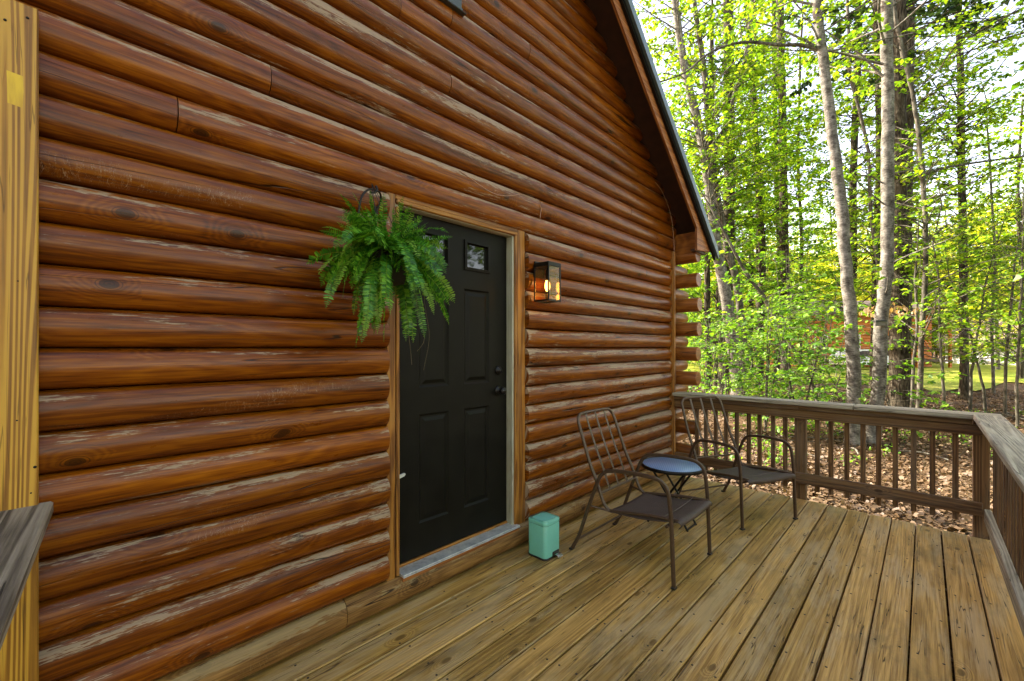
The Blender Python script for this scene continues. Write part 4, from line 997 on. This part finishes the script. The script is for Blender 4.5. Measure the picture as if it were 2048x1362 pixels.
# ------------------------------------------------------------------ background woods (shared meshes)
protos = []
def proto_tree(kind, leafm, barkm, H, nb, blen, leaf, r0=.14, zlo=1.0, gap=.11):
    root = thing('woodland_tree', '', 'tree'); P = np.array([[0, 0, -.3], [.1, .05, H * .3], [-.1, .15, H * .65], [.1, 0, H]]); P = np.array([tuple(q) for q in smooth(P, 4)]); rr = np.linspace(r0, r0 * .3, len(P))
    L = Limbs(); L.tube(P, rr, 8); A = grow(L, P, rr, zlo, H, nb, blen, leaf, gap=gap, twig=.5, tubes=False, dens=1.0)
    L.build('trunk', barkm, root); leafcloud('crown', *A, leafm, LEAF4, root, .9); return root
protos = [proto_tree(0, YELLOWL, GBARK, 13, 190, 3.6, .24), proto_tree(1, MAPLE, PBARK, 16, 200, 3.4, .22), proto_tree(2, BEECH, PBARK, 11, 190, 3.2, .22, zlo=.4), proto_tree(3, YELLOWL, PBARK, 9, 170, 3.0, .23, zlo=.2)]
plabs = ['yellow green leafy tree in the far woods behind the lawn', 'tall green tree with a dark trunk in the far woods', 'dense mid green tree in the far woods', 'low yellow green tree glowing in the sun in the far woods']
used = [False] * 4
def put_tree(i, loc, rz, s, lab=None, grp='trees of the far woods'):
    src = protos[i]
    if not used[i]: r = src; used[i] = True
    else:
        r = src.copy(); COL.objects.link(r)
        for ch in list(src.children):
            c = ch.copy(); COL.objects.link(c); c.parent = r
    r.location = loc; r.rotation_euler = (0, 0, rz); r.scale = (s, s, s); r['label'] = lab or plabs[i]; r['category'] = 'tree'; r['group'] = 'added unseen trees past the open side' if lab else plabs[i].replace('tree', 'trees')
    return r
rr_ = random.Random(3)
for k in range(95):
    px = 1290 + (k * 61.8) % 980; d = 24 + (k % 14) * 3.6 + rr_.uniform(-1, 1)
    if px > 1575 and d < 47:
        if px < 1990 or rr_.random() < .7: d = 50 + rr_.uniform(0, 24)
    q = at(px, 700, d); put_tree(rr_.choice((0, 0, 1, 3, 3, 2)) if d > 30 else rr_.choice((0, 1, 2)), (q.x, q.y, GZ), rr_.uniform(0, 6.28), rr_.uniform(.8, 1.15) * (1 + max(0, d - 40) / 70))
# trees past the open side of the deck (added unseen, to block low sky and fill the reflections)
for k, (x, y) in enumerate(((10.5, 5.5), (8, -3.5), (12, 1.0), (14, 9), (9.5, -7), (6.2, -7.5), (2.5, -9), (-1, -10), (5.5, -11), (13, -3), (5.6, 9.6), (7.5, 12), (9.5, 14.5), (4.2, 14.2), (8.5, 8.2))):
    put_tree(1 + k % 2, (x, y, GZ), k * 1.3, .85, 'leafy tree beyond the open side of the deck, added unseen to block low sky and show in reflections', 'x')

# ------------------------------------------------------------------ ground
def disc(name, pts, z, mat):
    me = bpy.data.meshes.new(name); me.from_pydata([(x, y, z) for x, y in pts], [], [list(range(len(pts)))]); return link(name, me, mat)
n_ = 90; me = bpy.data.meshes.new('ground'); gv = []; gf = []
rad = [0, 3, 6, 9, 13, 18, 26, 40, 70, 140, 400, 900]
for r_ in rad:
    for j in range(n_):
        a = 2 * math.pi * j / n_; x, y = r_ * math.cos(a), r_ * math.sin(a); gv.append((x, y, GZ + (0 if r_ < 4 or r_ > 100 else .035 * math.sin(x * .9 + 1) * math.cos(y * 1.1)) - .0))
for i in range(len(rad) - 1):
    for j in range(n_): gf.append((i * n_ + j, i * n_ + (j + 1) % n_, (i + 1) * n_ + (j + 1) % n_, (i + 1) * n_ + j))
me.from_pydata(gv, [], gf); me.validate(); g_ = link('ground', me, GROUND); tag(g_, kind='structure')
lw = [];
for k in range(60):
    px = 900 + k * 30; d = 19.5 + 2.2 * math.sin(k * .7) + 1.3 * math.sin(k * 1.9)
    if px < 1700: d += 5
    q = at(px, 700, d); lw.append((q.x, q.y))
for px in range(2700, 890, -100): q = at(px, 700, 75); lw.append((q.x, q.y))
o = disc('lawn', lw, GZ + .05, LAWN); tag(o, kind='structure')
# leaf litter
N = 75000; dd = 3.3 + 15 * rng.random(N) ** 1.2; uu = rng.uniform(.30, 1.32, N)
X = (uu * C_ - S_) * dd; Y = (uu * S_ + C_) * dd; keep = (Y > 4.93) | (X > .47); X, Y = X[keep], Y[keep]; N = len(X)
Z = GZ + .035 * np.sin(X * .9 + 1) * np.cos(Y * 1.1) + .012 + rng.random(N) * .03
o = leafcloud('leaf_litter', np.stack([X, Y, Z], 1), rng.normal(0, 1, (N, 3)) * [1, 1, .25], rng.normal(0, .45, (N, 3)) + [0, 0, 1], rng.uniform(.022, .07, N), LITTER, LEAF6, width=1.4)
tag(o, kind='stuff')
# fallen sticks
for k in range(26):
    d = rr_.uniform(6.5, 13); px = rr_.uniform(1560, 2080); q = at(px, 800, d); a = rr_.uniform(0, 3.14); l = rr_.uniform(.35, 1.3)
    m = MB(); pts = [(-l / 2 * math.cos(a), -l / 2 * math.sin(a), 0), (rr_.uniform(-.05, .05), rr_.uniform(-.05, .05), .05), (l / 2 * math.cos(a), l / 2 * math.sin(a), rr_.uniform(0, .12))]
    m.tube(smooth(pts, 3), rr_.uniform(.006, .014), 5); o = m.build('fallen_stick', GBARK); o.location = (q.x, q.y, GZ + .05); tag(o, 'dry grey stick lying on the leaf litter beyond the railing', 'stick', 'fallen sticks on the leaf litter')
# low green seedlings on the litter
N = 1500; dd = rng.uniform(6, 12, N); cl = rng.integers(0, 40, N); cu = rng.uniform(.35, 1.2, 40); cdp = rng.uniform(6.2, 12, 40); uu = cu[cl] + rng.normal(0, .02, N); dd = cdp[cl] + rng.normal(0, .15, N)
o = leafcloud('seedlings', np.stack([(uu * C_ - S_) * dd, (uu * S_ + C_) * dd, GZ + .05 + rng.random(N) * .15], 1), rng.normal(0, 1, (N, 3)), rng.normal(0, .4, (N, 3)) + [0, 0, 1], rng.uniform(.03, .07, N), BEECH); tag(o, kind='stuff')

# ------------------------------------------------------------------ far buildings and cars
def farlog():
    n = NT('far_log_siding'); z = n.sep(n.obj())[2]; w = n.mth('SINE', n.mth('MULTIPLY', z, 26)); f = n.noise(n.obj(), 3, 4)
    c = n.ramp(n.mth('ADD', n.mth('MULTIPLY', n.mth('ABSOLUTE', w), .5), n.mth('MULTIPLY', f, .5)), [(.2, (.10, .02, .004)), (.45, (.42, .10, .012)), (.8, (.60, .20, .025))]); n.bump(w, .6, .05)
    return n.fin(c, .5)
FL = farlog(); ROOFB = plain('brown_shingles', (.10, .07, .05), .8, var=.3, scale=9); WHITE = plain('white_siding', (.62, .60, .55), .6); PINKB = plain('tan_shingles', (.36, .25, .20), .85, var=.25, scale=7)
DGLASS = plain('dark_window_glass', (.02, .025, .03), .08)
q = at(1742, 700, 40); fc = thing('log_cabin', 'orange log cabin across the lawn glimpsed between the trunks', 'cabin', (q.x, q.y, GZ), rz=YAW)
m = MB(); m.box((-6.2, 0, 0), (5.6, 7, 5.0)); m.build('wall', FL, fc)
m = MB(); m.poly([(-.9, 4.8), (3.5, 6.3), (7.9, 4.8), (7.9, 5.0), (3.5, 6.5), (-.9, 5.0)], 'x', -6.9, 6.3); m.build('roof', ROOFB, fc)
m = MB(); m.box((-6.2, -1.9, .55), (5.6, -.01, .72)); m.build('porch_floor', ROOFB, fc)
for x in (-6.1, -3.2, -.3, 2.6, 5.5):
    m = MB(); m.box((x - .09, -1.85, 0), (x + .09, -1.67, 3.98), 2); m.build('porch_post', FL, fc)
m = MB(); m.box((-6.1, -1.8, 1.5), (5.5, -1.72, 1.58)); m.box((-6.1, -1.8, .85), (5.5, -1.72, .92)); m.build('porch_railing', RAIL, fc)
for x in (-4.6, -1.6, 3.6):
    m = MB(); m.box((x - .6, -.05, 1.7), (x + .6, -.01, 3.0), 2); w_ = m.build('window', WHITE, fc); m = MB(); m.box((x - .5, -.07, 1.8), (x + .5, -.052, 2.9)); m.build('pane', DGLASS, w_)
m = MB(); m.box((.7, -.06, .73), (1.6, -.01, 2.9)); m.build('door', DGLASS, fc)
q = at(2085, 700, 44); gr = thing('garage', 'pale garage with a tan shingle roof at the right edge across the lawn', 'garage', (q.x, q.y, GZ), rz=YAW + .2)
m = MB(); m.box((-3.6, 0, 0), (4, 6, 2.35)); m.build('wall', WHITE, gr)
m = MB(); m.poly([(-4.3, 2.1), (0, 4.9), (4.3, 2.1), (4.3, 2.35), (0, 5.15), (-4.3, 2.35)], 'y', -.5, 6.5); m.build('roof', PINKB, gr)
m = MB(); m.poly([(-3.6, 2.352), (3.6, 2.352), (0, 4.55)], 'y', .002, .2); m.build('gable', PINKB, gr)
m = MB(); m.box((-2.6, -.04, 0.02), (.2, -.01, 2.1)); m.build('garage_door', plain('door_panel', (.5, .48, .44), .5), gr)
def car(name, label, px, d, rz, body, truck=False):
    q = at(px, 700, d); c = thing(name, label, 'pickup' if truck else 'car', (q.x, q.y, GZ + .05), rz=rz)
    if truck: prof = [(-2.6, .45), (-2.6, 1.0), (-.5, 1.02), (-.35, 1.62), (.75, 1.65), (1.35, 1.08), (2.5, 1.0), (2.65, .8), (2.6, .42)]
    else: prof = [(-2.2, .4), (-2.25, .95), (-1.9, 1.35), (-.9, 1.62), (.5, 1.6), (1.2, 1.1), (2.1, .95), (2.25, .7), (2.2, .38)]
    m = MB(); m.poly(prof, 'y', -.85, .85); m.build('body', body, c)
    wp = [(-.25, 1.08), (-.2, 1.52), (.7, 1.54), (1.15, 1.1)] if truck else [(-1.7, 1.02), (-1.6, 1.3), (-.8, 1.5), (.4, 1.5), (.95, 1.08)]
    m = MB(); m.poly(wp, 'y', -.862, .862); m.build('side_windows', DGLASS, c)
    for x in (-1.55, 1.55):
        for s in (-1, 1):
            m = MB(); m.lathe([(.18, s * .90), (.34, s * .88), (.35, s * .70), (.18, s * .68)], (x, 0, .34), 16, 'y'); m.build('wheel', RUBBER, c)
    return c
car('pickup_truck', 'red pickup truck parked far off across the lawn at the right', 1998, 52, YAW + .1, plain('red_paint', (.42, .02, .02), .3), True)
car('parked_car', 'white car parked before the far log cabin seen between the birches', 1728, 35, YAW, plain('white_paint', (.6, .62, .62), .3))

# ------------------------------------------------------------------ hanging fern
FC = Vector((-1.83, 1.065, 1.815))
fern = thing('hanging_fern', 'bushy green Boston fern hanging in a basket at the left of the door', 'plant', FC)
fern['label'] = 'bushy green fern hanging in a basket beside the top left of the door'
m = MB(); m.lathe([(.05, -.09), (.085, -.085), (.11, -.0), (.118, .045), (.112, .05), (.10, .03), (0, .028)], (0, 0, 0), 24); m.build('basket', plain('dark_basket', (.02, .018, .014), .7), fern)
LPs, LDs, LNs, LSs = [], [], [], []; st = Limbs(); SP, SD, SN, SS = [], [], [], []
fr_ = np.random.default_rng(21)
for k in range(340):
    a = fr_.uniform(0, 2 * np.pi); inner = k < 150
    el = fr_.uniform(.6, 1.4) if inner else fr_.uniform(0, 1.1); Ln = fr_.uniform(.14, .30) if inner else fr_.uniform(.17, .33)
    if k >= 290: el = fr_.uniform(-.5, .1); Ln = fr_.uniform(.18, .40)
    if k >= 326: el = -1.0; Ln = fr_.uniform(.34, .44); a = fr_.uniform(-2.2, 2.2)
    if k in (3, 4): el = 1.5; Ln = .42; a = 3.6
    out = np.array([np.cos(a), np.sin(a), 0]); toward = max(0, -out[0]); Ln *= (1 - .5 * toward)
    d = np.array([out[0] * np.cos(el), out[1] * np.cos(el), np.sin(el)]); p = out * fr_.uniform(.01, .09) + np.array([0, 0, .03]); pts = [p]; n = 14; g = fr_.uniform(.06, .17) if not inner else fr_.uniform(.02, .09)
    if k in (3, 4): g = .01
    for i in range(n):
        d = d + np.array([0, 0, -g * (1 + i * .06)]) + fr_.normal(0, .02, 3); d /= np.linalg.norm(d)
        nx = pts[-1] + d * Ln / n
        if nx[0] < -.235: nx[0] = -.235; d[0] = abs(d[0]) * .2
        pts.append(nx)
    pts = np.array(pts); st.tube(pts, np.linspace(.0018, .0007, n + 1), 4)
    Tn = np.gradient(pts, axis=0); Tn /= np.linalg.norm(Tn, axis=1, keepdims=True)
    nl = int(Ln / .0100); tt = np.linspace(.10, 1, nl); fi = tt * n; i0 = np.minimum(fi.astype(int), n - 1); w = (fi - i0)[:, None]
    pos = pts[i0] * (1 - w) + pts[i0 + 1] * w; tg = Tn[i0]; tw = fr_.normal(0, .8)
    side = np.cross(tg, [0, 0, 1.]); side /= np.linalg.norm(side, axis=1, keepdims=True) + 1e-6
    if abs(Tn[0][2]) > .97: side[:] = [np.sin(a), -np.cos(a), 0]
    nr = np.cross(side, tg); side2 = side * np.cos(tw) + nr * np.sin(tw); nr2 = np.cross(side2, tg)
    ln = (.030 if not inner else .024) * np.sin(np.pi * np.clip(.18 + .80 * (1 - tt) ** .8, 0, 1) * .62 + .25) * fr_.uniform(.85, 1.15) * np.clip((1.04 - tt) * 6, .2, 1)
    tgt = (SP, SD, SN, SS) if (k % 8 == 0) else (LPs, LDs, LNs, LSs)
    for s in (-1, 1):
        dd = side2 * s + tg * .32 + fr_.normal(0, .10, (nl, 3)); tgt[0].append(pos); tgt[1].append(dd); tgt[2].append(nr2 + fr_.normal(0, .15, (nl, 3))); tgt[3].append(ln * fr_.uniform(.85, 1.1, nl))
st.build('stems', BEECH, fern)
LEAFN = np.array([(0, 0, 0), (.17, .2, .0), (.12, .75, 0), (0, 1, -.02), (-.12, .75, 0), (-.15, .2, 0)], 'f')
leafcloud('fronds', *[np.concatenate(q) for q in (LPs, LDs, LNs, LSs)], FERNL, LEAFN, fern)
o = leafcloud('young_fronds', *[np.concatenate(q) for q in (SP, SD, SN, SS)], FERNC, LEAFN, fern)
# dry runners below
m = MB()
for k in range(3):
    x = random.uniform(-.02, .1); y = random.uniform(-.02, .14); pts = [(x, y, -.08), (x + .02, y + random.uniform(-.02, .03), -.22), (x + .01, y + random.uniform(-.03, .05), -.34), (x + .03, y + random.uniform(-.03, .06), random.uniform(-.40, -.50))]
    m.tube(smooth(pts, 4), .0008, 4)
m.build('runners', plain('dry_runner', (.13, .10, .045), .8), fern)
m = MB()
for a in (0.3, 2.4, 4.5): m.tube([(.112 * math.cos(a), .112 * math.sin(a), .045), (.03 * math.cos(a), .03 * math.sin(a) - .02, .25), (-.09, -.02, .40)], .0016, 5)
m.build('hanger_wires', IRON, fern)
HB = onX(753, 400, WX + .06); hook = thing('hanger_bracket', 'black wrought iron scroll bracket holding the fern beside the door trim', 'bracket', HB)
def hp(px, py, X): return onX(px, py, X) - HB
pts = [hp(752, 424, WX + .052), hp(759, 408, WX + .06), hp(762, 396, WX + .08), hp(759, 385, WX + .11), hp(750, 380, WX + .14), hp(738, 379, WX + .17), hp(728, 386, WX + .19), hp(722, 398, WX + .2), hp(719, 412, WX + .2), hp(717, 426, WX + .2)]
m = MB(); m.tube(smooth(pts, 5), .0052, 8); m.build('scroll', IRON, hook)
m = MB(); m.tube(smooth([hp(752, 372, WX + .13), hp(754, 380, WX + .14), hp(748, 385, WX + .15), hp(740, 384, WX + .15)], 4), .006, 8); m.build('collar', IRON, hook)
m = MB(); c = hp(752, 424, WX + .047); m.box((c.x - .004, c.y - .012, c.z - .05), (c.x + .004, c.y + .012, c.z + .03), 2, .002); m.build('wall_plate', IRON, hook)
